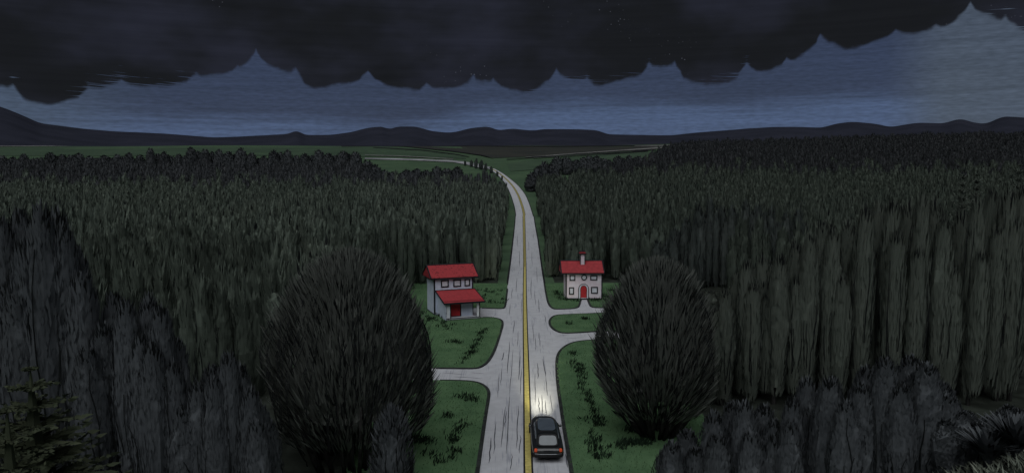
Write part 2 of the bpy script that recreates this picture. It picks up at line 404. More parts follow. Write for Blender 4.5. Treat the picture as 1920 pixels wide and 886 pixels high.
# ------------------------------------------------------------------ ground sheet
def axis(parts):
    out = []
    for a, b, s in parts: out += list(np.arange(a, b, s))
    return np.array(out + [parts[-1][1]], float)
xs = np.concatenate([-axis([(0, 60, 2.5), (60, 400, 6), (400, 1200, 40), (1200, 12000, 500)])[::-1][:-1], axis([(0, 60, 2.5), (60, 400, 6), (400, 1200, 40), (1200, 12000, 500)])])
ys = axis([(-300, -10, 20), (-10, 140, 2.5), (140, 560, 4), (560, 1000, 12), (1000, 2000, 30), (2000, 12000, 400)])
X, Y = np.meshgrid(xs, ys); Z = tz(X, Y)
idx = np.arange(X.size).reshape(X.shape)
Q = np.stack([idx[:-1, :-1], idx[:-1, 1:], idx[1:, 1:], idx[1:, :-1]], -1).reshape(-1, 4)
xc = (X[:-1, :-1] + X[1:, 1:]) / 2; yc = (Y[:-1, :-1] + Y[1:, 1:]) / 2
mi = np.zeros(xc.shape, int)
mi[in_left(xc, yc) | in_right(xc, yc)] = 1
mi[(yc > 58) & (yc < 130) & (xc / np.maximum(yc, 1) > 0.19)] = 1
mi[(yc > 25) & (yc < 80) & ((xc < -10) | (xc > 14))] = 1
mi[yc > 1450] = 2
struct(link('ground', np_mesh('ground', np.stack([X, Y, Z], -1), Q, mats=[MT['grass'], MT['floor'], MT['heath']], midx=mi.ravel(), smooth=True)))

# ------------------------------------------------------------------ mountains
RIDGE = [(-900,180),(-500,190),(-200,175),(-60,182),(0,200),(30,212),(75,232),(150,240),(220,246),(320,252),(400,257),(500,254),(540,252),(557,244),(570,253),(620,252),(660,247),(690,240),
 (720,238),(728,244),(745,238),(780,237),(810,245),(840,248),(855,247),(880,241),(915,238),(935,245),(960,241),(1000,244),(1020,241),(1080,243),
 (1120,245),(1140,252),(1200,252),(1260,254),(1300,250),(1400,240),(1450,238),(1540,240),(1570,231),(1600,227),(1640,231),(1670,238),(1720,231),
 (1770,232),(1800,222),(1830,230),(1850,231),(1880,217),(1910,219),(1960,225),(2100,210),(2500,225),(3000,200)]
def mountains():
    aa, hh = [], []
    for px, py in RIDGE:
        r = ray(px, py); aa.append(math.atan2(r[0], r[1])); hh.append(r[2] / math.hypot(r[0], r[1]))
    az = np.linspace(-1.1, 1.1, 900); cr = np.interp(az, aa, hh)
    cr = np.convolve(np.pad(cr, 2, mode='edge'), np.ones(5) / 5, 'valid')
    rr = np.array([2600, 3000, 3400, 3800, 4200, 4600, 5000, 5300, 5700, 6500, 7500.0])
    pf = np.array([0.0, .16, .34, .5, .68, .86, 1.0, .9, .6, .2, 0])
    V = []
    for i, r in enumerate(rr):
        zc = CAMZ + cr * 5000
        k = np.sin(az * 61 + r * .003) + .6 * np.sin(az * 143 - r * .005 + 1) + .4 * np.sin(az * 317 + r * .01)
        z = zc * pf[i] * (1 + 0.03 * k * (1 - pf[i]))
        rad = r * (1 + 0.012 * np.sin(az * 47))
        V.append(np.stack([np.sin(az) * rad, np.cos(az) * rad, z - (6 if i in (0, 10) else 0)], -1))
    V = np.array(V); n = len(az); id_ = np.arange(V.shape[0] * n).reshape(-1, n)
    Q = np.stack([id_[:-1, :-1], id_[:-1, 1:], id_[1:, 1:], id_[1:, :-1]], -1).reshape(-1, 4)
    struct(link('mountains', np_mesh('mountains', V, Q, mats=[MT['mount']], smooth=True)))
mountains()

# ------------------------------------------------------------------ roads
def strip(name, Lp, Rp, m, n=1):
    V = []; k = len(Lp)
    for a, b in zip(Lp, Rp):
        for j in range(n + 1): V.append(np.asarray(a) + (np.asarray(b) - np.asarray(a)) * j / n)
    Q = [(i*(n+1)+j, i*(n+1)+j+1, (i+1)*(n+1)+j+1, (i+1)*(n+1)+j) for i in range(k-1) for j in range(n)]
    return struct(link(name, np_mesh(name, V, Q, mats=[m])))
def resample(P, n):
    P = np.asarray(P, float); s = np.concatenate([[0], np.cumsum(np.linalg.norm(np.diff(P, axis=0), axis=1))])
    t = np.linspace(0, s[-1], n); return np.stack([np.interp(t, s, P[:, k]) for k in range(P.shape[1])], -1)
def smooth_poly(P, it=2):
    P = np.asarray(P, float)
    for _ in range(it):
        Q = [P[0]]
        for a, b in zip(P, P[1:]): Q += [a * .75 + b * .25, a * .25 + b * .75]
        P = np.array(Q + [P[-1]])
    return P
# main carriageway: near part runs on under the lawns' kerbs, far part keeps its true edges
yy = np.concatenate([np.arange(20, 135, 5), np.arange(135, 400, 6)])
yfar = FL_[:, 1]
def main_edge(f, sgn):
    out = []
    for y in np.concatenate([np.arange(15, 126.9, 3.7), [126.9, 127.0], np.arange(129, FL_[0, 1], 5)]):
        x = float(f(max(y, 45))); ex = 3.0 if y < 127 else 0.0
        if y < 45: ex = 6
        out.append((x + sgn * ex, y, 0.02 + float(tz(x, y)) * (1 if y > 200 else 0)))
    return out
far_L = resample(smooth_poly(FL_), 60); far_R = resample(smooth_poly(FR_), 60)
for P in (far_L, far_R): P[:, 2] = tz(P[:, 0], P[:, 1]) + 0.06 + 0.25 * sstep(330, 450, P[:, 1])
ml = main_edge(road_l, -1); mr_ = main_edge(road_r, 1)
strip('road', ml + [tuple(p) for p in far_L], mr_ + [tuple(p) for p in far_R], MT['road'], 6)
def far_strip(name, top, bot, m, up=0.3, n=40, rows=3):
    tp = resample(top, n); bt = resample(bot, n); G = []
    for a, b in zip(tp, bt):
        for j in range(rows + 1):
            q = a + (b - a) * j / rows; G.append(att(q[0], q[1], up))
    Q = [(i*(rows+1)+j, i*(rows+1)+j+1, (i+1)*(rows+1)+j+1, (i+1)*(rows+1)+j) for i in range(n-1) for j in range(rows)]
    return struct(link(name, np_mesh(name, G, Q, mats=[m])))
far_strip('far_road', [(920,314.5),(900,309),(878,305),(850,301.5),(780,298.5),(684,296.5)], [(912,318.5),(893,314),(872,309),(850,305),(780,301.5),(684,299.0)], MT['farroad'], 0.5)
# yellow centre line with tarred borders
CL = [(991,900),(989,800),(987,700),(985,620),(984,560),(984,500),(983,440),(982,405)]
cl = poly_at(CL); cl = np.concatenate([[[cl[0][0] + .1, 15]], cl]); cl = resample(cl, 80)
cl3 = np.column_stack([cl, 0.024 + 0 * cl[:, 0]]); fm = (far_L + far_R) / 2; fm[:, 2] += 0.012
CLN = np.concatenate([cl3, fm[1:]])
CLN[:, 2] = np.where(CLN[:, 1] > 150, np.maximum(CLN[:, 2], tz(CLN[:, 0], CLN[:, 1]) + 0.06 + 0.30 * sstep(320, 450, CLN[:, 1])), CLN[:, 2])
def ribbon(P, o0, o1, dz, grow=0.0):
    P = np.asarray(P); k = (1 + grow * sstep(130, 330, P[:, 1]))[:, None]; t = np.gradient(P[:, :2], axis=0); t /= np.linalg.norm(t, axis=1)[:, None]
    n = np.stack([t[:, 1], -t[:, 0]], -1)
    a = P.copy(); b = P.copy(); a[:, :2] += n * o0 * k; b[:, :2] += n * o1 * k; a[:, 2] += dz; b[:, 2] += dz
    return a, b
strip('road_centre_line', *ribbon(CLN, -0.20, 0.20, 0.012, .7), MT['yellow'])
strip('road_line_border', *ribbon(CLN, -0.33, 0.33, 0.0, .6), MT['tar'])
k0 = int(np.argmax(CLN[:, 1] > 150))
strip('road_line_gap', *ribbon(CLN[k0:], -0.05, 0.05, 0.024, .8), MT['tar'])
# dark edges where the road runs between verges
for f, E in ((ml, far_L), (mr_, far_R)):
    P = np.array([p for p in f if p[1] >= 127] + [tuple(q) for q in E]); P[:, 2] += 0.01
    strip('road_edge', *ribbon(P, -0.17, 0.17, 0.0), MT['tar'])

# thin cracks and seams running along the carriageway
SEAMS = [(948,762,939,838),(950,770,946,800),(956,640,951,700),(962,655,955,740),(955,740,949,850),(965,600,962,625),(972,620,970,650),(975,660,972,712),(978,690,976,740),
 (972,760,968,840),(936,700,933,745),(941,690,939,722),(930,790,926,850),(921,820,917,868),(960,850,957,882),(976,815,974,850),(983,770,982,800),(945,660,941,676),
 (969,520,968,548),(961,540,959,560),(974,470,974,500),(978,560,977,590),(970,440,970,462),(957,570,954,592),
 (1002,545,1004,572),(1003,625,1005,656),(1011,624,1013,650),(1018,672,1023,706),(1023,706,1027,742),(1016,740,1017,778),(1010,745,1011,772),(1022,750,1024,780),(1008,680,1009,710),
 (1003,700,1004,760),(1032,740,1036,772),(999,600,1000,640),(1010,560,1011,585),(1006,500,1007,530),(997,470,998,500),(1001,800,1001,815),(1060,850,1064,876),(1022,590,1024,606),(996,520,996,560),
 (1000,430,1000,448),(991,452,992,470),(830,699,872,702),(880,698,908,700),(850,706,905,709),(1040,630,1068,627),(1058,635,1095,632)]
def seams():
    V, Q = [], []
    for x0, y0, x1, y1 in SEAMS:
        a, b = at(x0, y0), at(x1, y1); m = 6; t = np.linspace(0, 1, m)[:, None]; P = a + (b - a) * t
        d = (b - a)[:2] / np.linalg.norm((b - a)[:2]); n = np.array([d[1], -d[0]])
        w = (np.array([.012, .034, .044, .036, .042, .010]) * random.uniform(.6, 1.15))[:, None]
        P[:, :2] += n * RNG.normal(0, .025, (m, 1)); k = len(V)
        V += [(*q, .029) for q in P[:, :2] - n * w] + [(*q, .029) for q in P[:, :2] + n * w]
        Q += [(k+i, k+i+1, k+m+i+1, k+m+i) for i in range(m-1)]
    struct(link('road_seams', np_mesh('road_seams', V, Q, mats=[MT['seam']])))
seams()

# ------------------------------------------------------------------ side streets (paved sheets under the lawns)
def flat(name, pts, z, m):
    P = [Vector((p[0], p[1], 0)) for p in pts]
    t = tessellate_polygon([P])
    V = [(p.x, p.y, z) for p in P]
    return struct(link(name, np_mesh(name, V, tris=t, mats=[m])))
flat('side_street', [(-22, at(700,724)[1]), (-1.5, at(700,736)[1]), (-1.5, at(700,676)[1]), (-22, at(700,686)[1])], 0.014, MT['road'])
flat('side_street', [(3.0, at(960,652)[1]), (24, at(960,646)[1]), (24, at(960,560)[1]), (3.0, at(960,560)[1])], 0.010, MT['road'])
flat('house_path', [(-8.0, at(960,604)[1]), (-0.8, at(960,608)[1]), (-0.8, at(960,572)[1]), (-8.0, at(960,574)[1])], 0.016, MT['road'])

# ------------------------------------------------------------------ lawns: raised 0.1 m, kerb round their paved sides
LZ = 0.10
LAWNS = [
 ('lower_left', [(893,900),(903,830),(911,775),(917,742),(916,733),(910,725),(900,719),(885,715.5),(860,714),(825,713.5)], [(-34, 0.0, 'p'), (-34, -1, 'b')]),
 ('middle_left', [(818,690.5),(860,691),(892,691.5),(903,688),(914,680),(924,665),(932,645),(939,622),(943,608),(941,601),(933,597),(918,595),(905,595.5)], None),
 ('upper_left', [(904,577.5),(925,578.5),(944,579),(947,575),(949,562),(954,515),(957,490)], None),
 ('lower_right', [(1134,636),(1120,637.5),(1095,639),(1075,642),(1060,649),(1050,658),(1045,668),(1043.5,680),(1044,700),(1046,725),(1052,765),(1057,800),(1064,840),(1074,900)], None),
 ('island', [(1150,586),(1110,588),(1060,590),(1044,591),(1036,594),(1031,600),(1030,606),(1033,613),(1041,620),(1054,625),(1075,624.5),(1110,622),(1140,620.5)], None),
 ('upper_right', [(1150,576.5),(1110,577.5),(1105,570),(1102,561)], None),
 ('house_right', [(1089,561),(1087,570),(1083,578.5),(1045,580),(1037,579),(1030,573),(1026,562),(1022,540),(1016,500)], None)]
ext = {'lower_left': lambda e: [(-11, e[-1][1]), (-11, 30), (e[0][0], 30)],
       'middle_left': lambda e: [(-8.2, e[-1][1] + 0.6), (-8.2, 112), (-40, 112), (-40, e[0][1])],
       'upper_left': lambda e: [(e[-1][0], 128.5), (-26, 128.5), (-26, 112.05), (-8.15, 112.05), (-8.15, e[0][1])],
       'lower_right': lambda e: [(e[-1][0], 30), (15.5, 30), (15.5, e[0][1])],
       'island': lambda e: [(26, e[-1][1] + .3), (26, e[0][1] - .3)],
       'upper_right': lambda e: [(e[-1][0], 113.0), (e[-1][0], 128.5), (21, 128.5), (21, e[0][1])],
       'house_right': lambda e: [(e[-1][0], 128.5), (e[0][0] - 0.02, 128.5)]}
for nm, px, _ in LAWNS:
    e = smooth_poly(poly_at(px), 2)
    e = np.array([p for p in e if p[1] < 128.4])
    poly = [tuple(p) for p in e] + ext[nm](e)
    P = [Vector((p[0], p[1], 0)) for p in poly]
    V = [(p.x, p.y, LZ) for p in P]
    struct(link('lawn', np_mesh('lawn', V, tris=tessellate_polygon([P]), mats=[MT['lawn']])))
    # kerb: a low stone lip standing proud along the paved edge
    P3 = np.column_stack([e, np.zeros(len(e))]); a, b = ribbon(P3, -0.14, 0.14, 0)
    n = len(e); Vk = np.concatenate([a + (0, 0, 0.0), a + (0, 0, LZ + .02), b + (0, 0, LZ + .02), b])
    Qk = [(s*n+i, s*n+i+1, (s+1)*n+i+1, (s+1)*n+i) for s in range(3) for i in range(n-1)]
    struct(link('kerb', np_mesh('kerb', Vk, Qk, mats=[MT['kerb']])))
# extra narrow kerb line drawn beside the car lane and the lower left lawn
# ------------------------------------------------------------------ far fields and tracks
far_strip('green_field', [(-40,276),(150,274),(330,272),(520,270),(700,273),(800,281),(870,292)], [(-40,292),(150,293),(330,292),(520,292),(684,294),(800,295.5),(874,298)], MT['field'], 0.3)
far_strip('green_field', [(950,307),(1000,301),(1080,295),(1150,288),(1215,281)], [(958,322),(1010,318),(1080,306),(1150,301),(1215,296)], MT['field'], 0.3)
far_strip('brown_field', [(720,273.5),(850,274.5),(960,275.5),(1080,275.5),(1230,275)], [(760,275),(850,284),(930,297),(1080,289),(1230,280)], MT['brown'], 0.3)
far_strip('far_track', [(985,296),(1080,288),(1160,282.5),(1250,276)], [(985,297.2),(1080,289.2),(1160,284),(1250,278.5)], MT['pale'], 0.8)
far_strip('pale_field', [(1190,273.2),(1230,272.6),(1290,271.5)], [(1190,275),(1230,275.5),(1290,273)], MT['pale'], 0.8)
far_strip('far_track', [(-20,274.4),(60,274.0),(138,273.4)], [(-20,275.4),(60,275),(138,274.2)], MT['pale'], 0.9)
far_strip('far_track', [(684,291.5),(740,293),(800,296),(850,299)], [(684,292.3),(740,294),(800,297),(850,300)], MT['pale'], 0.8)

for top in ([(690,272.6),(760,274.5),(850,284),(900,291),(925,297)], [(950,299.5),(1010,294.5),(1080,290.5),(1160,285.5),(1230,281)], [(1000,297),(1080,292.5),(1160,288),(1215,284)],
            [(640,274),(800,273.2),(960,274.2),(1080,274),(1260,272.8)], [(700,276.5),(790,281.5),(850,289),(880,294.5)]):
    far_strip('field_hedge_line', top, [(x, y + 1.1) for x, y in top], MT['tar'], 0.9, 40, 1)  # flat dark strips for the hedge lines between the fields

# ------------------------------------------------------------------ foliage generators
def kites(P, Dv, Ln, Wd, N=None, jit=.4):
    """leaf blades as folded kites: P base points, Dv directions, lengths, widths, N outward facing"""
    n = len(P); Dv = Dv / np.linalg.norm(Dv, axis=1)[:, None]
    rnd = RNG.normal(size=(n, 3))
    if N is not None: rnd = N + rnd * jit
    S = np.cross(Dv, rnd); S /= np.linalg.norm(S, axis=1)[:, None]
    mid = P + Dv * (Ln * 0.42)[:, None]
    V = np.stack([P, mid + S * (Wd / 2)[:, None], P + Dv * Ln[:, None], mid - S * (Wd / 2)[:, None]], 1).reshape(-1, 3)
    Q = np.arange(4 * n).reshape(n, 4)
    return V, Q
class Fol:
    def __init__(s): s.V = []; s.Q = []; s.M = []; s.n = 0
    def add(s, V, Q, m=0):
        s.V.append(V); s.Q.append(np.asarray(Q) + s.n); s.M.append(np.full(len(Q), m) if np.isscalar(m) else m); s.n += len(V)
    def arrays(s): return np.concatenate(s.V), np.concatenate(s.Q), np.concatenate(s.M)
    def mesh(s, name, mats):
        V, Q, M = s.arrays(); return np_mesh(name, V, Q, mats=mats, midx=M)
def lathe(prof, n, c=(0, 0), wob=0.0):
    V = []
    ph = RNG.uniform(0, 6.28)
    for z, r in prof:
        a = np.linspace(0, 2 * np.pi, n, endpoint=False) + ph
        rr = r * (1 + wob * RNG.normal(size=n))
        V.append(np.stack([c[0] + rr * np.cos(a), c[1] + rr * np.sin(a), np.full(n, z)], -1))
    k = len(prof); id_ = np.arange(k * n).reshape(k, n)
    Q = np.stack([id_[:-1], np.roll(id_[:-1], -1, 1), np.roll(id_[1:], -1, 1), id_[1:]], -1).reshape(-1, 4)
    return np.concatenate(V), Q
def prof_r(t): return np.clip(0.55 + 0.9 * t, 0, 1) * np.sqrt(np.clip(1 - np.clip((t - 0.46) / 0.54, 0, 1) ** 2.2, 0, 1))
def columnar(H, Rr, spires, nb, bl, bw, stems, z0=0.12, core_n=9, stemw=0.05, rk=.55, tip=.12):
    """fastigiate crown: several upright spires grown together, blades pointing up, dark stems on the outside"""
    f = Fol()
    for k in range(spires):
        a = 6.283 * k / spires + RNG.uniform(0, .9); d = 0 if spires == 1 else Rr * (0.55 if k else 0.12)
        c = np.array([math.cos(a) * d, math.sin(a) * d]); h = H * (1 if k == 0 else RNG.uniform(0.72, 0.95)); r = Rr * (1.0 if spires == 1 else rk)
        zs = np.array([0, .12, .3, .5, .68, .82, .91, .96, .985, 1.0]); b0 = z0 * H * RNG.uniform(.7, 1.3)
        pr = [(b0 + (h * .955 - b0) * t, max(0.02, r * 0.84 * float(prof_r(np.array(t))))) for t in zs]
        f.add(*lathe(pr, core_n, c, 0.10))
        t = np.where(RNG.uniform(0, 1, nb) < .85, RNG.uniform(-0.05, 0.98, nb), RNG.uniform(.86, 1.0, nb)); ph = RNG.uniform(0, 6.283, nb)
        rr = r * prof_r(t) * RNG.uniform(0.80, 1.0, nb)
        P = np.stack([c[0] + rr * np.cos(ph), c[1] + rr * np.sin(ph), b0 + (h - b0) * t - bl * .4], -1)
        out = RNG.uniform(0.02, 0.20, nb) + 0.08 * (t > .9) + 0.25 * (t < 0.2)
        Dv = np.stack([np.cos(ph) * out, np.sin(ph) * out, np.ones(nb)], -1)
        f.add(*kites(P, Dv, bl * RNG.uniform(.6, 1.4, nb), bw * RNG.uniform(.6, 1.5, nb), np.stack([np.cos(ph), np.sin(ph), .25 + 0 * ph], -1), .12), m=np.where((t > .945) & (RNG.uniform(0, 1, nb) < tip), 1, 0))
        for _ in range(stems):
            ph = RNG.uniform(0, 6.283); t0 = RNG.uniform(-.1, .35); t1 = min(.93, t0 + RNG.uniform(.25, .7)); m = 6
            t = np.linspace(t0, t1, m); dphi = np.cumsum(RNG.normal(0, .10, m))
            rr = r * prof_r(np.clip(t, 0, 1)) * 1.03 + 0.03; q = ph + dphi
            Pc = np.stack([c[0] + rr * np.cos(q), c[1] + rr * np.sin(q), np.maximum(0.05, b0 + (h - b0) * t)], -1)
            S = np.stack([-np.sin(q), np.cos(q), 0 * q], -1) * (stemw * np.linspace(1.1, .5, m))[:, None]
            N_ = np.stack([np.cos(q), np.sin(q), 0 * q], -1) * stemw
            V = np.concatenate([Pc - S, Pc + N_, Pc + S]); i = np.arange(m - 1)
            Qs = np.concatenate([np.stack([i, i + m, i + m + 1, i + 1], -1), np.stack([i + m, i + 2 * m, i + 2 * m + 1, i + m + 1], -1)])
            f.add(V, Qs, 1)
    return f
def trunk_mesh(h, r, bark, lean=0.0, n=7):
    mb = MB(); mb.tube([(0, 0, -.3), (lean * .3, 0, h * .35), (lean * .5, .03, h * .7), (lean, 0, h)], [r * 1.25, r, r * .75, r * .35], n)
    bmesh.ops.recalc_face_normals(mb.bm, faces=mb.bm.faces)
    me = bpy.data.meshes.new('trunk'); mb.bm.to_mesh(me); mb.bm.free(); me.materials.append(bark); return me
def make_tree(name, crown_me, trunk_me):
    e = bpy.data.objects.new(name, None); e.empty_display_size = .5
    return e, [('crown', crown_me), ('trunk', trunk_me)]
def place(kind, parts, loc, rz, sc, label, cat, group=None):
    e = empty(kind, loc, rz); e.scale = sc
    for nm, me in parts: link(nm, me, e)
    return tag(e, label, cat, group)

# prototypes (10 m tall; scaled when placed)
P_NEAR = [[('crown', columnar(10, 1.5, 3, 1300, .50, .12, 7, z0=.06, stemw=.045, rk=.70, tip=.45).mesh('crown', [MT['leaf_blue'], MT['stem']])), ('trunk', trunk_mesh(6, .2, MT['bark']))] for _ in range(5)]
P_STAND = [[('crown', columnar(10, 1.35, 2, 1300, .75, .12, 8, z0=.10, stemw=.045, rk=.72, tip=.55).mesh('crown', [MT['leaf_green'], MT['stem']])), ('trunk', trunk_mesh(6, .16, MT['bark'], .15))] for _ in range(5)]
P_FOR = [[('crown', columnar(10, 1.7, 3, 240, 1.4, .20, 5, z0=.06, core_n=8, stemw=.06).mesh('crown', [MT['leaf_forest'], MT['stem']])), ('trunk', trunk_mesh(6, .2, MT['bark']))] for _ in range(5)]
P_BLUE = [[('crown', columnar(10, 1.6, 4, 260, 1.1, .19, 6, z0=.06, core_n=8, stemw=.06, tip=.3).mesh('crown', [MT['leaf_dusk'], MT['stem']])), ('trunk', trunk_mesh(6, .2, MT['bark']))] for _ in range(3)]

# ------------------------------------------------------------------ the two big round bush trees
def round_tree(kind, loc, H, zw, Rm, b0, nb, stems, leaf, label, cat, seed_blade=(1.25, .115), nst=170):
    """dome on a flaring foot: widest at zw, foot radius b0 * Rm"""
    def prof(z):
        z = np.asarray(z, float); up = np.sqrt(np.clip(1 - (np.clip(z - zw, 0, None) / (H - zw)) ** 2.1, 0, 1))
        return Rm * np.where(z < zw, b0 + (1 - b0) * np.sin(np.pi / 2 * np.clip(z / zw, 0, 1) ** .85), up)
    e = empty(kind, loc); tag(e, label, cat)
    p1, p2, p3 = RNG.uniform(0, 6.28, 3)
    lob = lambda q, z: 1 + .065 * np.sin(3 * q + p1 + z * .35) + .05 * np.sin(5 * q + p2 - z * .5) + .035 * np.sin(9 * q + p3 + z * .8)
    f = Fol()
    zs = np.concatenate([np.linspace(zw * .55, zw, 5), zw + (H - 1.1 - zw) * np.sin(np.linspace(.2, 1, 8) * math.pi / 2)])
    f.add(*lathe([(zw * .48, .05)] + [(z, max(.05,   .70 * float(prof(z)))) for z in zs], 24, (0, 0), .05))
    z = np.where(RNG.uniform(0, 1, nb) < .70, zw * .85 + (H - zw * .85) * np.sin(RNG.uniform(0, 1, nb) * math.pi / 2), RNG.uniform(zw * .36, zw * 1.15, nb))
    ph = RNG.uniform(0, 6.283, nb); k = RNG.uniform(.80, .95, nb) * lob(ph, z); r = prof(z) * k
    P = np.stack([r * np.cos(ph), r * np.sin(ph), z - seed_blade[0] * .4], -1)
    hx = np.clip((z - zw) / (H - zw), -1, 1); ox = np.sqrt(np.clip(1 - np.clip(hx, 0, 1) ** 2, 0, 1))
    slope = (prof(z + .25) - prof(z - .25)) / .5                     # blades run up the crown's own surface, fanning out a little
    mz = np.maximum(1 / np.sqrt(1 + slope ** 2), .7); mr = np.clip(slope * mz, -.05, .8) + .42 * (.25 + ox)
    Dv = np.stack([np.cos(ph) * mr, np.sin(ph) * mr, mz], -1) + RNG.normal(0, .08, (nb, 3))
    bl, bw = seed_blade
    tipm = np.where((RNG.uniform(0, 1, nb) < .16), 1, 0)
    f.add(*kites(P, Dv, bl * RNG.uniform(.6, 1.35, nb) * (1 + .10 * (ox > .8)), bw * RNG.uniform(.6, 1.5, nb), np.stack([np.cos(ph), np.sin(ph), .2 + np.clip(hx, 0, 1)], -1), .3), tipm)
    for _ in range(nst):                                             # dark stems rising over the crown
        q = RNG.uniform(0, 6.283); m = 9; z0 = RNG.uniform(.0, .55) * H; z1 = min(.93 * H, z0 + RNG.uniform(.2, .6) * H); zz = np.linspace(z0, z1, m)
        qq = q + np.cumsum(RNG.normal(0, .02, m)); sc = prof(zz) * .985 * lob(qq, zz) + .03
        Pc = np.stack([sc * np.cos(qq), sc * np.sin(qq), zz], -1)
        S = np.stack([-np.sin(qq), np.cos(qq), 0 * qq], -1) * (.05 * np.linspace(1.1, .4, m))[:, None]
        Nn = np.stack([np.cos(qq), np.sin(qq), 0 * qq], -1) * .05
        i = np.arange(m - 1)
        f.add(np.concatenate([Pc - S, Pc + Nn, Pc + S]), np.concatenate([np.stack([i, i+m, i+m+1, i+1], -1), np.stack([i+m, i+2*m, i+2*m+1, i+m+1], -1)]), 1)
    link('crown', f.mesh('crown', [leaf, MT['stem']]), e)
    mb = MB()
    for k in range(stems):
        a = 6.283 * k / stems + RNG.uniform(-.2, .2); d = RNG.uniform(.55, .95)
        P = [(math.cos(a) * float(prof(t)) * d, math.sin(a) * float(prof(t)) * d, t) for t in (-.3, zw * .2, zw * .5, zw * .8)]
        mb.tube(P, [.16, .14, .11, .07], 6)
    mb.build('trunk', MT['bark'], e, smooth=True)
    return e
pL = ((655 - 960) / 1400 * 50, 50, 0.1)
round_tree('round_tree', pL, 13.6, 6.4, 5.4, .6, 13000, 40, MT['leaf_round'], 'huge dome-shaped dark bush tree with spiky rim on the left lawn below the porch house', 'tree')
pR = ((1240 - 960) / 1400 * 54, 54.5, 0.1)
round_tree('round_tree', pR, 12.5, 5.9, 4.2, .26, 10500, 32, MT['leaf_round'], 'big dark bush tree on bare splayed stems on the right lawn below the chimney house', 'tree', nst=130)
pD = ((728 - 960) / 1400 * 40, 40, 0.1)
round_tree('small_bush', pD, 6.6, 3.2, 1.1, .6, 1300, 8, MT['leaf_blue'], 'small blue-black bush at the bottom edge, right in front of the huge left bush tree', 'bush', seed_blade=(.6, .10), nst=26)

# ------------------------------------------------------------------ foreground clumps
ORD = ['first', 'second', 'third', 'fourth', 'fifth', 'sixth', 'seventh', 'eighth', 'ninth', 'tenth', 'eleventh', 'twelfth', 'thirteenth', 'fourteenth', 'fifteenth', 'sixteenth', 'seventeenth', 'eighteenth', 'nineteenth', 'twentieth']
def clump(spots, D0, protos, kind, label, group, wid, jit=2.0, wmul=1.0):
    for i, (px, py) in enumerate(spots):
        D = D0 + (jit if i % 2 else 0) + random.uniform(-.4, .4)
        x = (px - 960) / 1400 * D; gz = float(tz(x, D)); top = zat(py, D); h = max(2.0, top - gz)
        s = h / 10.0; w = wid * wmul * random.uniform(.92, 1.1)
        place(kind, protos[(i + int(px)) % len(protos)], (x, D, gz), random.uniform(0, 6.28), (w, w, s), label.format(ORD[i]), 'tree', group)
clump([(8,418),(42,402),(75,394),(102,402),(122,430),(118,520),(30,500)], 37, P_NEAR, 'spiky_tree', 'tall blue-black spiky tree, {} of the clump rising at the left edge', 'trees of the tall clump at the left edge', 1.0)
clump([(172,612),(208,552),(232,566),(264,560),(290,578),(310,640)], 36, P_NEAR, 'spiky_tree', 'blue-black spiky tree, {} from the left in the second clump at bottom left', 'trees of the second clump at bottom left', .9)
clump([(355,720),(385,690),(414,663),(440,690),(462,730),(484,790)], 36, P_NEAR, 'spiky_tree', 'blue-black spiky tree, {} from left in low clump beside the huge bush tree', 'trees of the low clump at bottom left', .8)
clump([(1272,830),(1302,806),(1345,776),(1380,756),(1412,756),(1440,762),(1465,790)], 37, P_NEAR, 'spiky_tree', 'short blue-black tree, {} from left in the low clump at bottom right', 'trees of the low clump at bottom right', .85)
clump([(1495,748),(1530,712),(1572,708),(1590,745)], 36, P_NEAR, 'spiky_tree', 'blue-black spiky tree, {} from left in the twin-topped clump, bottom right', 'trees of the twin-topped clump at bottom right', .8)
clump([(1622,720),(1645,690),(1682,674),(1722,672),(1758,684),(1782,720)], 34, P_NEAR, 'spiky_tree', 'blue-black bushy tree, {} from left in the tallest clump at bottom right', 'trees of the tallest clump at bottom right', .85)
clump([(1815,768),(1842,772),(1862,800)], 33, P_NEAR, 'spiky_tree', 'blue-black spiky tree, {} from the left in the last clump before the right edge', 'trees of the last clump at the right edge', .7)

clump([(1846,800),(1872,782),(1898,770),(1922,762),(1945,770)], 44, P_NEAR, 'spiky_tree', 'low blue-black tree, {} from the left at the right edge below the tall stand', 'low trees at the right edge below the tall stand', .8)

# the tall stand on the right
front = [(1362,548),(1384,520),(1406,496),(1434,488),(1462,486),(1492,462),(1518,448),(1546,424),(1568,440),(1596,425),(1622,398),(1648,388),(1676,388),(1704,392),(1730,378),(1752,390),(1775,420),(1808,405),(1836,385),(1862,368),(1890,368),(1915,362)]
clump(front[:20], 62, P_STAND, 'columnar_tree', 'tall dark green columnar tree, {} from left in front row of right stand', 'front row of the tall right stand', .95, 3)
for i, (px, py) in enumerate([(p[0] + 14, p[1] + 8) for p in front[1:]] + [(p[0] + 4, p[1] + 12) for p in front[1:]] + [(p[0], p[1]) for p in front[20:]]):
    D = (70 if i < 21 else 78) + random.uniform(-1, 1)
    if i >= 42: D = 63
    x = (px - 960) / 1400 * D; h = zat(py, D)
    place('columnar_tree', P_STAND[i % 5], (x, D, 0), random.uniform(0, 6.28), (1.0, 1.0, h / 10), 'dark green columnar tree packed behind the front row of the tall right stand', 'tree', 'back rows of the tall right stand')
for i, (px, py) in enumerate([(1322,560),(1340,548),(1358,556),(1376,540),(1330,585),(1350,575)]):
    D = 88 + (i % 3) * 4; x = (px - 960) / 1400 * D; h = zat(py, D)
    place('columnar_tree', P_STAND[i % 5], (x, D, 0), random.uniform(0, 6.28), (1.1, 1.1, h / 10), 'shorter dark green columnar tree between the right bush tree and the tall stand', 'tree', 'shorter trees at the left end of the right stand')
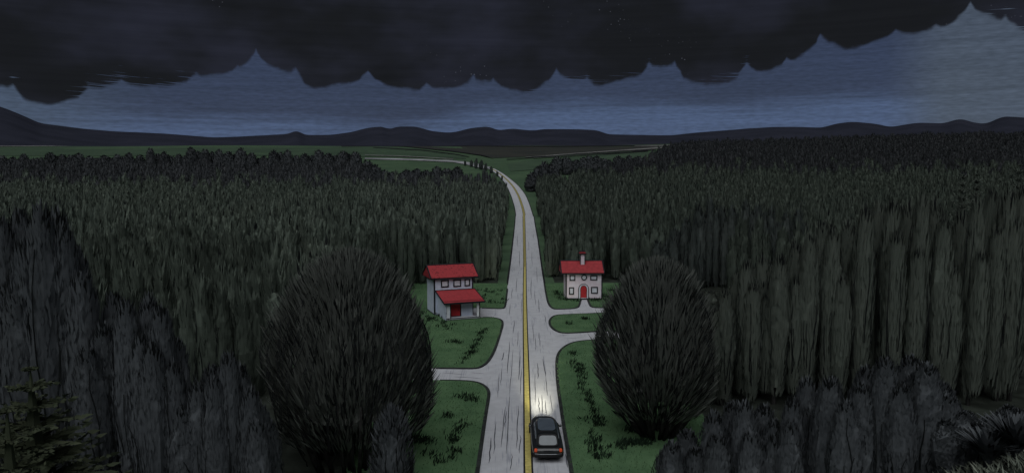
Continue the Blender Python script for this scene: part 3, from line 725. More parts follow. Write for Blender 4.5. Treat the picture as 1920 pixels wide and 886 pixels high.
# bluish stand behind it
for i, (px, py) in enumerate([(1236,452),(1262,430),(1288,412),(1312,388),(1332,376),(1352,388),(1374,392),(1398,378),(1420,386),(1446,394),(1474,400),(1500,396),(1250,470),(1300,430),(1345,410),(1410,400)]):
    D = 124 + (i % 3) * 1.5; x = (px - 960) / 1400 * D; h = zat(py, D)
    place('columnar_tree', P_BLUE[i % 3], (x, D, 0), random.uniform(0, 6.28), (1.15, 1.15, h / 10), 'bluish dark columnar tree in the raised clump above the right bush tree', 'tree', 'bluish trees above the right bush tree')

# ------------------------------------------------------------------ the two forests beside the road
def scatter(fn, x0, x1, y0, y1, base=3.1, grow=.0075):
    pts = []; y = y0
    while y < y1:
        sp = base + grow * y; x = x0 + RNG.uniform(0, sp)
        while x < x1:
            pts.append((x + RNG.uniform(-.4, .4) * sp, y + RNG.uniform(-.4, .4) * sp)); x += sp
        y += sp
    P = np.array(pts); P = P[fn(P[:, 0], P[:, 1])]
    a = P[:, 0] / P[:, 1]; return P[np.abs(a) < 0.78]
PL_ = scatter(in_left, -400, 10, 58, 480); PR_ = scatter(in_right, 0, 620, 110, 752)
def hgt(x, y):
    return 9.5 + 1.5 * np.sin(x * .13) * np.sin(y * .09) + RNG.uniform(-1.0, 1.2, np.shape(x))
things = []; rest = []
for side, P, n in (('left', PL_, 130), ('right', PR_, 110)):
    o = np.argsort(P[:, 1] * np.sqrt(1 + (P[:, 0] / P[:, 1]) ** 2))
    # trees that the big foreground masses hide stay in the mass
    P = P[o]; a = P[:, 0] / P[:, 1] * 1400 + 960; h = hgt(P[:, 0], P[:, 1])
    vis = (a > -20) & (a < 1940)
    if side == 'left': vis &= ~((a > 500) & (a < 800) & (P[:, 1] < 110)) & ~((a < 130) & (P[:, 1] < 200))
    else: vis &= ~((a > 1480)) & ~((a > 1130) & (a < 1370) & (P[:, 1] < 150))
    ok = np.where(vis)[0][:n]; th = np.zeros(len(P), bool); th[ok] = True
    for (x, y), hh in zip(P[th], h[th]): things.append((side, x, y, hh))
    rest.append(np.column_stack([P[~th], h[~th]]))
for i, (side, x, y, hh) in enumerate(things):
    w = random.uniform(.95, 1.2)
    place('forest_tree', P_FOR[i % 5], (x, y, float(tz(x, y))), random.uniform(0, 6.28), (w, w, hh / 10),
          'slender dark green tree in the near rows of the dense forest %s of the road' % side, 'tree', 'forest trees %s of the road' % side)
far_p = [columnar(10, 2.0, 2, 60, 1.9, .28, 4, z0=.05, core_n=7, stemw=.09).arrays() for _ in range(6)]
def forest(pts, name, far_y):
    Vs, Qs, Ms, n = [], [], [], 0
    for i, (x, y, h) in enumerate(pts):
        V, Q, M = far_p[i % 6]; a = RNG.uniform(0, 6.28); c, s = math.cos(a), math.sin(a)
        w = RNG.uniform(.9, 1.2) * (1 + .0009 * max(0, y - 120)); ww = np.array([[c, s, 0], [-s, c, 0], [0, 0, 1]])
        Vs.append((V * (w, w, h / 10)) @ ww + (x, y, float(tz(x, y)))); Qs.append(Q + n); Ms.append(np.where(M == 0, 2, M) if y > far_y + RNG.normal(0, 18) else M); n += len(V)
    o = link(name, np_mesh(name, np.concatenate(Vs), np.concatenate(Qs), mats=[MT['leaf_forest'], MT['stem'], MT['leaf_crest']], midx=np.concatenate(Ms)))
    return o
for r, side in zip(rest, ('left', 'right')):
    tag(forest(r, 'forest', 375 if side == 'left' else 430), 'dense dark forest of slender trees climbing the slope %s of the road' % side, 'forest', kind='stuff')

# round-headed trees along the crest of each forest
def dome_proto(leaf):
    f = Fol(); tt = np.linspace(0, 1, 9)
    pr = lambda t: 2.2 * np.sqrt(np.clip(1 - t ** 2.4, 0, 1)) * (.8 + .2 * np.clip(t * 4, 0, 1))
    f.add(*lathe([(.4 + 9.2 * t, max(.05, .9 * float(pr(t)))) for t in tt], 12, (0, 0), .06))
    nb = 320; t = RNG.uniform(0, 1, nb); ph = RNG.uniform(0, 6.283, nb)
    P = np.stack([pr(t) * .92 * np.cos(ph), pr(t) * .92 * np.sin(ph), .2 + 9.2 * t], -1)
    f.add(*kites(P, np.stack([np.cos(ph) * .3, np.sin(ph) * .3, 1 + 0 * t], -1), RNG.uniform(.5, 1.0, nb), RNG.uniform(.25, .45, nb), np.stack([np.cos(ph), np.sin(ph), .4 * t], -1)))
    return [('crown', f.mesh('crown', [leaf, MT['stem']])), ('trunk', trunk_mesh(6, .25, MT['bark']))]
P_DOME = [dome_proto(MT['leaf_crest']) for _ in range(4)]
crestL = [(8,291),(30,294),(50,288),(75,296),(100,285),(122,289),(137,290),(152,287),(172,292),(200,291),(224,289),(246,286),(286,277),(312,284),(338,288),(362,276),(388,279),(414,280),(432,284),(455,277),(475,286),(498,292),(516,281),(542,281),(574,287),(600,281),(618,287),(645,283),(668,284)]
crestL2 = [(690,300),(704,308),(722,318),(738,322),(762,318),(782,316),(800,318),(820,312),(838,315),(858,312)]
crestR = [(998,322),(1008,312),(1020,302),(1032,308),(1044,293),(1062,294),(1080,299),(1094,295),(1104,292),(1118,292),(1132,297),(1140,299),(1158,292),(1178,291),(1196,292)]
for nm, spots, D0, lab in (('left', crestL, 484, 'round-topped tree in the jagged crest row of the left forest below the green field'),
                           ('left low', crestL2, 408, 'round-topped tree in the low dip of the left forest crest before the road bend'),
                           ('right', crestR, 480, 'round-topped tree in the crest row of the right forest beside the bright green field')):
    spots = [q for a_, b_ in zip(spots, spots[1:] + [None]) for q in ([a_] if b_ is None else [a_, ((a_[0] + b_[0]) / 2, max(a_[1], b_[1]) + 4)])]
    for i, (px, py) in enumerate(spots):
        D = D0 + (i % 2) * 5
        if nm == 'right' and px < 1040: D = 400
        x = (px - 960) / 1400 * D; gz = float(tz(x, D)); h = max(6.0, zat(py, D) - gz)
        w = random.uniform(1.7, 2.5)
        place('crest_tree', P_DOME[i % 4], (x, D, gz), random.uniform(0, 6.28), (w, w, h / 9.9), lab, 'tree', 'crest trees of the forest, ' + nm)
# dark shrubs where the road vanishes
shr = []
for i, (px, py, hh) in enumerate([(884,313,5),(893,316,7),(902,318,6.5),(911,320,5),(921,325,4.5),(932,331,3.6),(941,338,3),(872,311,4)]):
    p = att(px, py); w = hh / 10 * 1.5
    place('roadside_shrub', P_BLUE[i % 3], tuple(p), random.uniform(0, 6.28), (w, w, hh / 10), 'small dark shrub on the verge where the far road bends out of sight', 'shrub', 'shrubs at the road bend')

# ------------------------------------------------------------------ conifers with feathered boughs
def spruce(H, Rr, layers, nb, droop, z0):
    f = Fol(); f.add(*lathe([(z0, .10 * Rr), (H * .6, .12 * Rr), (H, .02)], 6, (0, 0)))
    for i in range(layers):
        t = i / (layers - 1); z = z0 + (H - z0) * t; r = Rr * (1 - t) ** .8 + .15
        for k in range(nb):
            a = 6.283 * k / nb + RNG.uniform(-.25, .25) + i * .7; L = r * RNG.uniform(.8, 1.15)
            dirv = np.array([math.cos(a), math.sin(a), droop]); side = np.array([-math.sin(a), math.cos(a), 0])
            m = max(5, int(L * 5)); s = np.linspace(.12, 1, m)
            base = np.array([0, 0, z]) + dirv * (s * L)[:, None]
            P = np.concatenate([base, base, base[-1:]]); ln = L * .32 * (1.15 - s)
            Dv = np.concatenate([dirv + side * .9 , ]) if False else np.concatenate([np.tile(dirv + side * .95, (m, 1)), np.tile(dirv - side * .95, (m, 1)), dirv[None]])
            Dv = Dv + RNG.normal(0, .06, Dv.shape); ll = np.concatenate([ln, ln, [L * .2]]) + .12
            f.add(*kites(P, Dv, ll, np.full(len(ll), .13) + ll * .12))
            mm = np.stack([np.array([0, 0, z]), np.array([0, 0, z]) + dirv * L * .5 + side * .03, np.array([0, 0, z]) + dirv * L, np.array([0, 0, z]) + dirv * L * .5 - side * .03])
            f.add(mm, np.array([[0, 1, 2, 3]]), 1)
    return f
def conifer(px, py, D, Rr, droop, label, layers=12, nb=9, leaf='leaf_green', z0=None):
    x = (px - 960) / 1400 * D; gz = float(tz(x, D)); H = zat(py, D) - gz
    f = spruce(H, Rr, layers, nb, droop, H * .35 if z0 is None else z0)
    return place('conifer', [('crown', f.mesh('crown', [MT[leaf], MT['stem']])), ('trunk', trunk_mesh(H * .9, .2, MT['bark']))], (x, D, gz), random.uniform(0, 6.28), (1, 1, 1), label, 'tree')
conifer(1804, 322, 84, 1.9, .95, 'feathery conifer poking above the right stand, left one of the close pair', 16, 8)
conifer(1829, 330, 82, 1.7, .95, 'feathery conifer poking above the right stand, right one of the close pair', 16, 8)
conifer(1908, 312, 86, 2.6, .8, 'feathery conifer poking above the right stand at the right picture edge', 16, 9)
conifer(38, 692, 27, 3.2, .12, 'olive conifer with layered flat boughs in the bottom left corner', 11, 13, 'fern', 1.0)
conifer(-12, 770, 24, 2.6, .10, 'dark fern-like conifer half cut by the left picture edge at the bottom', 9, 12, 'fern', .8)
# ------------------------------------------------------------------ arching bush and dry bank at the right corner
def arching(px, py, D, label):
    x = (px - 960) / 1400 * D; gz = float(tz(x, D)); H = zat(py, D) - gz; f = Fol(); n = 260
    ph = RNG.uniform(0, 6.283, n); m = 7; t = np.linspace(0, 1, m)
    for k in range(n):
        L = H * RNG.uniform(.6, 1.1); sp = RNG.uniform(.15, .75)
        c = np.stack([np.cos(ph[k]) * sp * L * t ** 1.5, np.sin(ph[k]) * sp * L * t ** 1.5, L * (t - .42 * sp * t ** 2.4)], -1)
        S = np.stack([-np.sin(ph[k]) + 0 * t, np.cos(ph[k]) + 0 * t, 0 * t], -1) * (.10 * np.sin(np.pi * np.clip(t * .85 + .12, 0, 1)) + .01)[:, None]
        i = np.arange(m - 1); V = np.concatenate([c - S, c + S])
        f.add(V, np.stack([i, i + 1, i + m + 1, i + m], -1), int(k % 5 == 0))
    e = empty('arching_bush', (x, D, gz)); tag(e, label, 'bush')
    link('foliage', f.mesh('foliage', [MT['leaf_blue'], MT['stem']]), e)
arching(1932, 772, 31, 'dark bush of long arching leaves leaning in from the right edge')
arching(1880, 800, 31, 'low dark arching bush between the last clump and the right edge, above pale dry grass')

# ------------------------------------------------------------------ grass
def grass_blades():
    n = 90000; x = RNG.uniform(-30, 32, n); y = RNG.uniform(46, 128, n)
    # keep those over lawns only
    keep = np.zeros(n, bool)
    for nm, px, _ in LAWNS:
        e = smooth_poly(poly_at(px), 2); e = np.array([p for p in e if p[1] < 128.4]); poly = np.array([tuple(p) for p in e] + ext[nm](e))
        ins = np.zeros(n, bool); j = len(poly) - 1
        for i in range(len(poly)):
            xi, yi = poly[i]; xj, yj = poly[j]
            c = ((yi > y) != (yj > y)) & (x < (xj - xi) * (y - yi) / (yj - yi + 1e-12) + xi); ins ^= c; j = i
        # stay clear of the kerb
        d = np.min(np.linalg.norm(np.stack([x, y], -1)[:, None] - e[None, ::2], axis=2), axis=1)
        keep |= ins & (d > .3)
    for hx, hy, r in ((-7.6, 101, 4.6), (11, 117.5, 3.4)): keep &= np.hypot(x - hx, y - hy) > r
    x, y = x[keep], y[keep]; n = len(x); P = np.stack([x, y, np.full(n, LZ - .01)], -1)
    Dv = np.stack([RNG.normal(0, .35, n), RNG.normal(0, .35, n), np.ones(n)], -1)
    V, Q = kites(P, Dv, RNG.uniform(.10, .24, n), RNG.uniform(.03, .06, n))
    tag(link('grass', np_mesh('grass', V, Q, mats=[MT['blade']])), 'short green grass covering the lawns beside the road', 'grass', kind='stuff')
grass_blades()
def tufts():
    spots = []
    def run(a, b, n, jx=5, jy=3):
        for t in np.linspace(0, 1, n): spots.append((a[0] + (b[0]-a[0])*t + random.gauss(0, jx), a[1] + (b[1]-a[1])*t + random.gauss(0, jy)))
    run((905,615),(885,660),16,4,3); run((885,660),(870,678),7,4,2); run((845,640),(862,643),6,2,1); run((795,590),(835,606),16,8,5); run((800,600),(845,612),8,6,3)  # last two runs: dark tufts standing in for the porch house's hatched shadow
    run((760,822),(800,830),16,9,4); run((860,745),(885,752),9,7,3); run((865,790),(845,850),16,7,5); run((835,780),(842,784),3); run((800,850),(830,866),5,6,3)
    run((1072,665),(1088,700),12,4,4); run((1088,700),(1108,760),15,5,5); run((1110,775),(1125,800),11,6,5); run((1108,825),(1135,860),16,8,6)
    run((1155,838),(1220,828),20,5,4); run((1175,808),(1195,810),6,4,2); run((1062,607),(1070,608),3,2,.6); run((1093,597),(1100,598),4,2,.5)
    run((1040,548),(1058,556),9,3,3); run((1130,556),(1150,560),8,4,2); run((1048,562),(1082,563.5),10,4,.7); run((1108,563),(1140,563),10,4,.8); run((1140,545),(1165,545),6,3,1)  # dark tufts standing in for hatched shade round the chimney house
    run((905,556),(945,566),10,8,4); run((905,546),(935,550),8,6,2)
    Vs = []; Ds = []; Ls = []
    for px, py in spots:
        p = at(px, py, LZ); k = 16
        q = p + np.stack([RNG.normal(0, .22, k), RNG.normal(0, .3, k), np.zeros(k)], -1); Vs.append(q)
        Ds.append(np.stack([RNG.normal(.25, .35, k), RNG.normal(0, .35, k), np.ones(k)], -1)); Ls.append(RNG.uniform(.2, .55, k))
    V, Q = kites(np.concatenate(Vs), np.concatenate(Ds), np.concatenate(Ls), RNG.uniform(.06, .12, sum(map(len, Ls))))
    tag(link('grass_tufts', np_mesh('grass_tufts', V, Q, mats=[MT['tuft']])), 'dark tufts of longer grass over the lawns, some standing in for house shade', 'grass', kind='stuff')
tufts()
def dry_grass():
    n = 5000; a = RNG.uniform(0, 6.28, n); r = 9 * np.sqrt(RNG.uniform(0, 1, n)); x = 21 + r * np.cos(a); y = 30 + r * np.sin(a)
    P = np.stack([x, y, tz(x, y) - .05], -1); Dv = np.stack([RNG.normal(-.6, .5, n), RNG.normal(0, .4, n), np.full(n, .7)], -1)
    V, Q = kites(P, Dv, RNG.uniform(.3, .8, n), RNG.uniform(.05, .12, n))
    tag(link('dry_grass', np_mesh('dry_grass', V, Q, mats=[MT['straw']])), 'pale dry grass on the bank at the bottom right corner', 'grass', kind='stuff')
dry_grass()

# ------------------------------------------------------------------ houses
def rect(x0, x1, z0, z1): return [(x0, z0), (x1, z0), (x1, z1), (x0, z1)]
def arch(cx, w, z0, h, n=8):
    r = w / 2; P = [(cx - r, z0), (cx + r, z0)]
    for k in range(n + 1):
        a = math.pi * k / n; P.append((cx + r * math.cos(a), z0 + h - r + r * math.sin(a)))
    return P
def circle(cx, cz, r, n=20): return [(cx + r * math.cos(2*math.pi*k/n), cz + r * math.sin(2*math.pi*k/n)) for k in range(n)]
def inset(P, d):
    cx = sum(p[0] for p in P) / len(P); cz = sum(p[1] for p in P) / len(P)
    hx = max(abs(p[0] - cx) for p in P); hz = max(abs(p[1] - cz) for p in P)
    return [(cx + (p[0] - cx) * (hx - d) / hx, cz + (p[1] - cz) * (hz - d) / hz) for p in P]
def window(P, y, parent, t=.17):
    fr = MB().frame(P, inset(P, t), (y - .07, y + .05)).build('window', MT['trim'], parent)
    MB().prism(inset(P, t - .015), (y - .025, y - .005)).build('pane', MT['pane'], fr)
    return fr
def gable_roof(mb, x0, x1, y0, y1, ze, zr, th=.12, ov=.35):
    """ridge along x ; solid with closed red ends"""
    ym = (y0 + y1) / 2
    mb.prism([(y0 - ov, ze - .05), (y1 + ov, ze - .05), (y1 + ov, ze + th), (ym, zr + th), (y0 - ov, ze + th)], (x0, x1), 'x')
def roof_trim(parent, x0, x1, y0, y1, ze, zr, th=.12, ov=.35, w=.10):
    ym = (y0 + y1) / 2; mb = MB()
    mb.tube([(x0 - .02, ym, zr + th + .02), (x1 + .02, ym, zr + th + .02)], [w, w], 6)                     # ridge roll
    mb.box(x0 - .04, x1 + .04, y0 - ov - .09, y0 - ov - .004, ze - .12, ze + .06)                             # gutter
    for x in (x0 - .02, x1 + .02):                                                                          # verge boards
        mb.tube([(x, y0 - ov - .04, ze + th * .4), (x, ym, zr + th + .02)], [w, w], 6)
        mb.tube([(x, y1 + ov + .04, ze + th * .4), (x, ym, zr + th + .02)], [w, w], 6)
        mb.box(x - .05, x + .05, y0 - ov, y1 + ov, ze - .10, ze - .052)
    mb.build('roof_trim', MT['trim'], parent)
def corner_boards(parent, xs_, y, z0, z1, name='corner_board'):
    for x in xs_: MB().box(x - .09, x + .09, y - .07, y + .07, z0, z1).build(name, MT['trim'], parent)

def porch_house():
    # local frame: x to the right along the front, y to the back, porch front at y = 0
    p = at(836, 600.5, .1); e = empty('porch_house', (p[0], p[1], LZ), R(20.0))
    tag(e, 'pale blue two-storey house with red roof and red-roofed porch, left of the road', 'house')
    PD, W0, W1, MD = 4.2, -.45, 4.95, 4.2      # porch depth, main block extent, main depth
    H = 5.0
    MB().box(W0, W1, PD, PD + MD, 0, H).build('wall', MT['wall_blue'], e)
    rf = MB(); gable_roof(rf, W0 - .55, W1 + .75, PD, PD + MD, H, H + 1.45); rf = rf.build('roof', MT['red_spot'], e)
    roof_trim(rf, W0 - .55, W1 + .75, PD, PD + MD, H, H + 1.45)
    corner_boards(e, (W0, W1), PD, 0, H)
    MB().box(W0 - .05, W0 + .05, PD + .06, PD + MD, -.02, .10).build('plinth', MT['trim'], e)
    for x0, x1, z0, z1 in ((.45, 1.55, 3.72, 4.72), (2.2, 3.3, 3.70, 4.72), (3.8, 4.6, 3.72, 4.70)): window(rect(x0, x1, z0, z1), PD, e, .16)
    # porch: solid left cheek wall, deck, posts, shed roof
    cheek = MB().prism([(0, 0), (PD - .01, 0), (PD - .01, 3.14), (0, 2.26)], (-.02, .10), 'x').build('porch_wall', MT['wall_blue'], e)
    MB().box(.11, 4.7, .02, PD - .01, 0.0, .22).build('porch_deck', MT['white'], e)
    dk = MB(); dk.box(.08, 4.75, -.06, .015, 0, .07); dk.box(.1, 4.72, -.05, .015, .20, .26); dk.build('deck_edge', MT['trim'], e)
    for x0, x1 in ((.02, .62), (4.20, 4.62)): MB().box(x0 + .1, x1, .05, .25, .2, 2.22).build('porch_post', MT['white'], e)
    for x in (.66, 4.66, .06): MB().box(x - .06, x + .06, .0, .10, .22 if x > .3 else 0, 2.23).build('post_trim', MT['trim'], e)
    MB().box(4.0, 4.14, PD - 1.6, PD - 1.46, .2, 2.6).build('porch_post', MT['trim'], e)
    z0, z1 = 2.25, 3.2
    sh = MB().prism([(-.35, z0), (PD - .005, z1), (PD - .005, z1 + .12), (-.35, z0 + .12)], (-.3, 5.25), 'x').build('porch_roof', MT['red_roof'], e)
    tr = MB(); tr.box(-.36, 5.31, -.45, -.355, z0 - .09, z0 + .13)
    for x in (-.33, 5.28): tr.tube([(x, -.4, z0 + .06), (x, PD - .02, z1 + .08)], [.09, .09], 6)
    tr.tube([(-.33, PD - .05, z1 + .14), (5.28, PD - .05, z1 + .14)], [.06, .06], 6)
    tr.box(-.28, 5.22, -.05, -.02, z0 + .245, z0 + .29)
    tr.build('roof_trim', MT['trim'], sh)
    # inner front wall of the porch: set forward so the door reads under the roof
    YF = 1.15
    MB().box(.11, 4.0, YF, YF + .1, .22, 2.5).build('porch_back_wall', MT['wall_blue'], e)
    d = MB().prism(arch(1.55, 1.45, .24, 2.05), (YF - .06, YF - .004)).build('door', MT['red_door'], e)
    a = arch(1.55, 1.62, .232, 2.14); MB().frame(a, inset(a, .085), (YF - .09, YF - .003)).build('door_frame', MT['trim'], d)
    MB().tube([(2.0, YF - .14, 1.1), (2.0, YF - .06, 1.1)], [.05, .05], 8).build('handle', MT['trim'], d)
    MB().box(2.36, 2.42, YF - .05, YF - .004, .23, 2.3).build('trim_post', MT['trim'], e)
porch_house()

def chimney_house():
    p = at(1061.5, 560.5, .1); D = p[1]; e = empty('chimney_house', (p[0], p[1], LZ), R(1.5))
    tag(e, 'pinkish white two-storey house with red roof, chimney and arched red door, right of the road', 'house')
    W, MD, H = 5.45, 4.0, 4.0
    MB().box(0, W, 0, MD, 0, H).build('wall', MT['wall_pink'], e)
    rf = MB(); gable_roof(rf, -.75, W + .3, 0, MD, H, H + 1.55); rf = rf.build('roof', MT['red_roof'], e)
    roof_trim(rf, -.75, W + .3, 0, MD, H, H + 1.55)
    corner_boards(e, (0, W), 0, 0, H)
    MB().box(0.06, W - .06, -.06, -.004, -.05, .16).build('plinth', MT['trim'], e)
    for x0, x1, z0, z1 in ((.5, 1.38, 2.85, 3.72), (3.65, 4.75, 2.9, 3.68), (.42, 1.2, .72, 1.85), (3.78, 4.85, .85, 1.9)): window(rect(x0, x1, z0, z1), 0, e, .16)
    window(circle(2.72, 3.35, .46), 0, e, .16)
    d = MB().prism(arch(2.66, .95, .17, 1.9), (-.05, -.004)).build('door', MT['red_door'], e)
    a = arch(2.66, 1.02, .012, 2.08); MB().frame(a, inset(a, .06), (-.08, -.003)).build('door_frame', MT['trim'], d)
    a = arch(2.66, 1.45, .01, 2.28); MB().frame(a, inset(a, .21), (-.06, -.003)).build('door_surround', MT['white'], d)
    a = arch(2.66, 1.62, .006, 2.38); MB().frame(a, inset(a, .10), (-.09, -.003)).build('door_arch', MT['trim'], d)
    MB().tube([(2.95, -.12, 1.0), (2.95, -.04, 1.0)], [.04, .04], 8).build('handle', MT['trim'], d)
    cx, cy = 2.62, MD / 2 - .45
    ch = MB().box(cx - .33, cx + .33, cy - .33, cy + .33, H + .9, H + 2.75).build('chimney', MT['wall_pink'], rf)
    tr = MB()
    for sx in (-1, 1): tr.box(cx + sx * .33 - .05, cx + sx * .33 + .05, cy - .38, cy - .28, H + .9, H + 2.74)
    tr.box(cx - .38, cx + .38, cy - .40, cy - .332, H + .98, H + 1.08)
    tr.build('chimney_trim', MT['trim'], rf)
    cp = MB(); cp.box(cx - .58, cx + .58, cy - .58, cy + .58, H + 2.76, H + 2.88); cp.build('chimney_rim', MT['trim'], rf)
    MB().prism([(cx - .5, H + 2.885), (cx + .5, H + 2.885), (cx + .34, H + 3.12), (cx - .34, H + 3.12)], (cy - .5, cy + .5)).build('chimney_cap', MT['red_roof'], rf)
    MB().box(cx - .42, cx + .42, cy - .42, cy + .42, H + 3.125, H + 3.2).build('chimney_lid', MT['trim'], rf)
chimney_house()
# the short path widening from the door of the right house to the street is the paved gap between its two lawns

# ------------------------------------------------------------------ car
def loft(sections):
    """sections: lists of points of equal length, closed rings"""
    bm = bmesh.new(); rings = [[bm.verts.new(p) for p in s] for s in sections]; n = len(rings[0])
    for a, b in zip(rings, rings[1:]):
        for k in range(n): bm.faces.new((a[k], a[(k+1) % n], b[(k+1) % n], b[k]))
    bm.faces.new(rings[0][::-1]); bm.faces.new(rings[-1]); return bm
def ring(y, hw, zb, zt, e=4.0, n=24, yt=0.0):
    out = []
    for k in range(n):
        a = 2 * math.pi * k / n; c, s = math.cos(a), math.sin(a)
        x = hw * math.copysign(abs(c) ** (2 / e), c); z = (zb + zt) / 2 + (zt - zb) / 2 * math.copysign(abs(s) ** (2 / e), s)
        out.append((x, y + yt * (z - zb), z))
    return out
def bmb(bm, name, m, parent, sub=0, smooth=True):
    bmesh.ops.recalc_face_normals(bm, faces=bm.faces)
    me = bpy.data.meshes.new(name); bm.to_mesh(me); bm.free(); me.materials.append(m)
    me.polygons.foreach_set('use_smooth', [smooth] * len(me.polygons)); o = link(name, me, parent)
    if sub:
        s = o.modifiers.new('sub', 'SUBSURF'); s.levels = sub; s.render_levels = sub
    return o
def car():
    p = at(1028, 867); e = empty('car', (p[0], p[1], .025), R(0.6))
    tag(e, 'black hatchback seen from behind with lit headlights, driving up the right lane', 'car')
    W = 1.06; e.scale = (1, 1.34, 1.08)
    body = loft([ring(-.02, .86*W, .42, .80, 3), ring(.10, .97*W, .34, .92, 4), ring(.55, 1.03*W, .30, .98, 5), ring(1.6, 1.04*W, .28, 1.0, 5), ring(3.2, 1.02*W, .28, 1.0, 5), ring(4.3, .95*W, .30, .97, 5), ring(4.9, .84*W, .33, .92, 4), ring(5.3, .68*W, .40, .84, 3.2), ring(5.45, .50*W, .48, .74, 3)])
    bmb(body, 'body', MT['car'], e, 1)
    cab = loft([ring(.28, .66*W, .85, 1.00, 3), ring(.42, .72*W, .85, 1.14, 4), ring(.85, .73*W, .85, 1.50, 4.5), ring(1.3, .73*W, .85, 1.58, 5), ring(2.6, .71*W, .85, 1.58, 5), ring(3.2, .68*W, .85, 1.50, 4.5), ring(4.0, .60*W, .85, 1.08, 4), ring(4.25, .54*W, .85, .98, 3)])
    bmb(cab, 'cabin', MT['car'], e, 1)
    def panel(name, m, P, parent=e, th=.03):
        """rounded panel over a 4-corner patch: P = bl, br, tr, tl"""
        bl, br, tr_, tl = [Vector(q) for q in P]; nrm = (br - bl).cross(tl - bl).normalized()
        out = []
        for k in range(28):
            a = 2 * math.pi * k / 28; c, s = math.cos(a), math.sin(a)
            u = .5 + .5 * math.copysign(abs(c) ** .38, c); v = .5 + .5 * math.copysign(abs(s) ** .38, s)
            out.append((bl * (1-u) + br * u) * (1-v) + (tl * (1-u) + tr_ * u) * v)
        bm = bmesh.new(); A = [bm.verts.new(q) for q in out]; B = [bm.verts.new(q + nrm * th) for q in out]
        bm.faces.new(A[::-1]); bm.faces.new(B)
        for k in range(28): bm.faces.new((A[k], A[(k+1) % 28], B[(k+1) % 28], B[k]))
        return bmb(bm, name, m, parent, 0, False)
    # tailgate window, roof glass, windscreen
    panel('rear_window_frame', MT['car_trim'], [(-.68*W, .20, .965), (.68*W, .20, .965), (.62*W, .78, 1.49), (-.62*W, .78, 1.49)], th=.02)
    panel('rear_window', MT['rear_glass'], [(-.59*W, .235, 1.01), (.59*W, .235, 1.01), (.54*W, .70, 1.43), (-.54*W, .70, 1.43)], th=.045)
    panel('roof_glass', MT['car_glass'], [(-.60*W, 1.15, 1.575), (.60*W, 1.15, 1.575), (.55*W, 3.0, 1.575), (-.55*W, 3.0, 1.575)])
    panel('windscreen', MT['car_glass'], [(-.54*W, 3.25, 1.475), (.54*W, 3.25, 1.475), (.47*W, 4.0, 1.08), (-.47*W, 4.0, 1.08)])
    tr = MB()
    for y, z in ((.98, 1.60),): tr.tube([(-.62*W, y - .08, z - .06), (-.3*W, y, z), (.3*W, y, z), (.62*W, y - .08, z - .06)], [.025]*4, 6)
    tr.build('roof_seam', MT['car_trim'], e)
    for s in (-1, 1):
        panel('side_window', MT['car_glass'], [(s*.765*W, .9, 1.04), (s*.765*W, 3.3, 1.04), (s*.715*W, 2.9, 1.44), (s*.715*W, 1.1, 1.44)] if s > 0 else [(s*.765*W, 3.3, 1.04), (s*.765*W, .9, 1.04), (s*.715*W, 1.1, 1.44), (s*.715*W, 2.9, 1.44)], th=.03)
        bm = loft([ring(-.05, .09, .72, .93, 3), ring(.02, .135, .69, .96, 3.5), ring(.20, .14, .69, .96, 3.5)])
        t = bmb(bm, 'tail_light', MT['tail'], e, 1); t.scale = (.8, 1, .8); t.location = (s*.82*W, .0, .12); t.rotation_euler = (0, 0, s*.35)
        bm = loft([ring(-.22, .12, .62, .80, 3), ring(.02, .12, .62, .80, 3), ring(.06, .08, .65, .77, 2.5)])
        h = bmb(bm, 'headlight', MT['head'], e, 1); h.scale = (.7, 1, .7); h.location = (s*.62*W, 5.10, .26); h.rotation_euler = (0, 0, -s*.5)
        ld = bpy.data.lights.new('headlight_beam', 'SPOT'); ld.energy = 10500; ld.color = (1.0, .95, .74); ld.spot_size = R(30); ld.spot_blend = 1.0; ld.shadow_soft_size = .4
        lo = bpy.data.objects.new('headlight_beam', ld); C.objects.link(lo); lo.parent = e; lo.location = (s*.40*W, 5.50, .80)
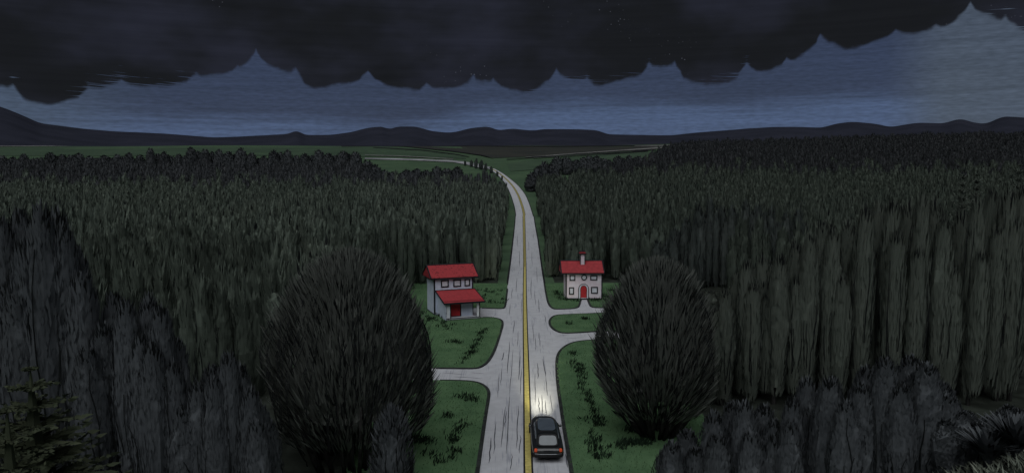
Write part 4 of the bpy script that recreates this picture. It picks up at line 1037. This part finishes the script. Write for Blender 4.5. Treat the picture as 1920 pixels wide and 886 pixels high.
        lo.rotation_euler = (R(90 - 4.5), 0, R(-1.0))
        bm = loft([ring(2.95, .06, 1.0, 1.1, 3), ring(3.02, .13, .98, 1.16, 3.5), ring(3.14, .10, 1.0, 1.14, 3)])
        mr = bmb(bm, 'mirror', MT['car'], e, 1); mr.location = (s*1.04*W, 0, 0)
        for y in (.95, 4.35):
            w = empty('wheel', (s*.93*W, y, .34)); w.parent = e
            bm = bmesh.new(); n = 28; prof = [(-.13, .20), (-.13, .30), (-.10, .34), (.10, .34), (.13, .30), (.13, .20)]
            rg = [[bm.verts.new((x, r*math.cos(2*math.pi*k/n), r*math.sin(2*math.pi*k/n))) for k in range(n)] for x, r in prof]
            for a, b in zip(rg, rg[1:] + rg[:1]):
                for k in range(n): bm.faces.new((a[k], a[(k+1) % n], b[(k+1) % n], b[k]))
            bmb(bm, 'tyre', MT['tyre'], w)
            rm = MB()
            rm.tube([(-.05, 0, 0), (.06, 0, 0)], [.07, .07], 10)
            for k in range(5):
                a = 2*math.pi*k/5; c, s_ = math.cos(a), math.sin(a)
                rm.tube([(.03*s, .05*c, .05*s_), (.07*s, .2*c, .2*s_)], [.04, .03], 6)
            rm.tube([(-.10, 0, 0), (-.06, 0, 0)], [.205, .205], 20)
            rm.build('rim', MT['chrome'], w)
    bmp = loft([ring(-.13, .74*W, .36, .56, 4), ring(-.06, .92*W, .32, .60, 5), ring(.16, 1.02*W, .32, .60, 5), ring(.45, 1.045*W, .34, .56, 5)])
    bmb(bmp, 'rear_bumper', MT['car_trim'], e, 1)
    MB().tube([(-.86*W, -.03, .60), (-.55*W, -.12, .605), (.55*W, -.12, .605), (.86*W, -.03, .60)], [.022]*4, 8).build('bumper_strip', MT['chrome'], e)
    MB().tube([(-.30, -.04, .78), (.30, -.04, .78)], [.025, .025], 8).build('tailgate_handle', MT['car_trim'], e)
    MB().tube([(-.5*W, 5.33, .83), (0, 5.43, .84), (.5*W, 5.33, .83)], [.02]*3, 8).build('bonnet_edge', MT['chrome'], e)
car()
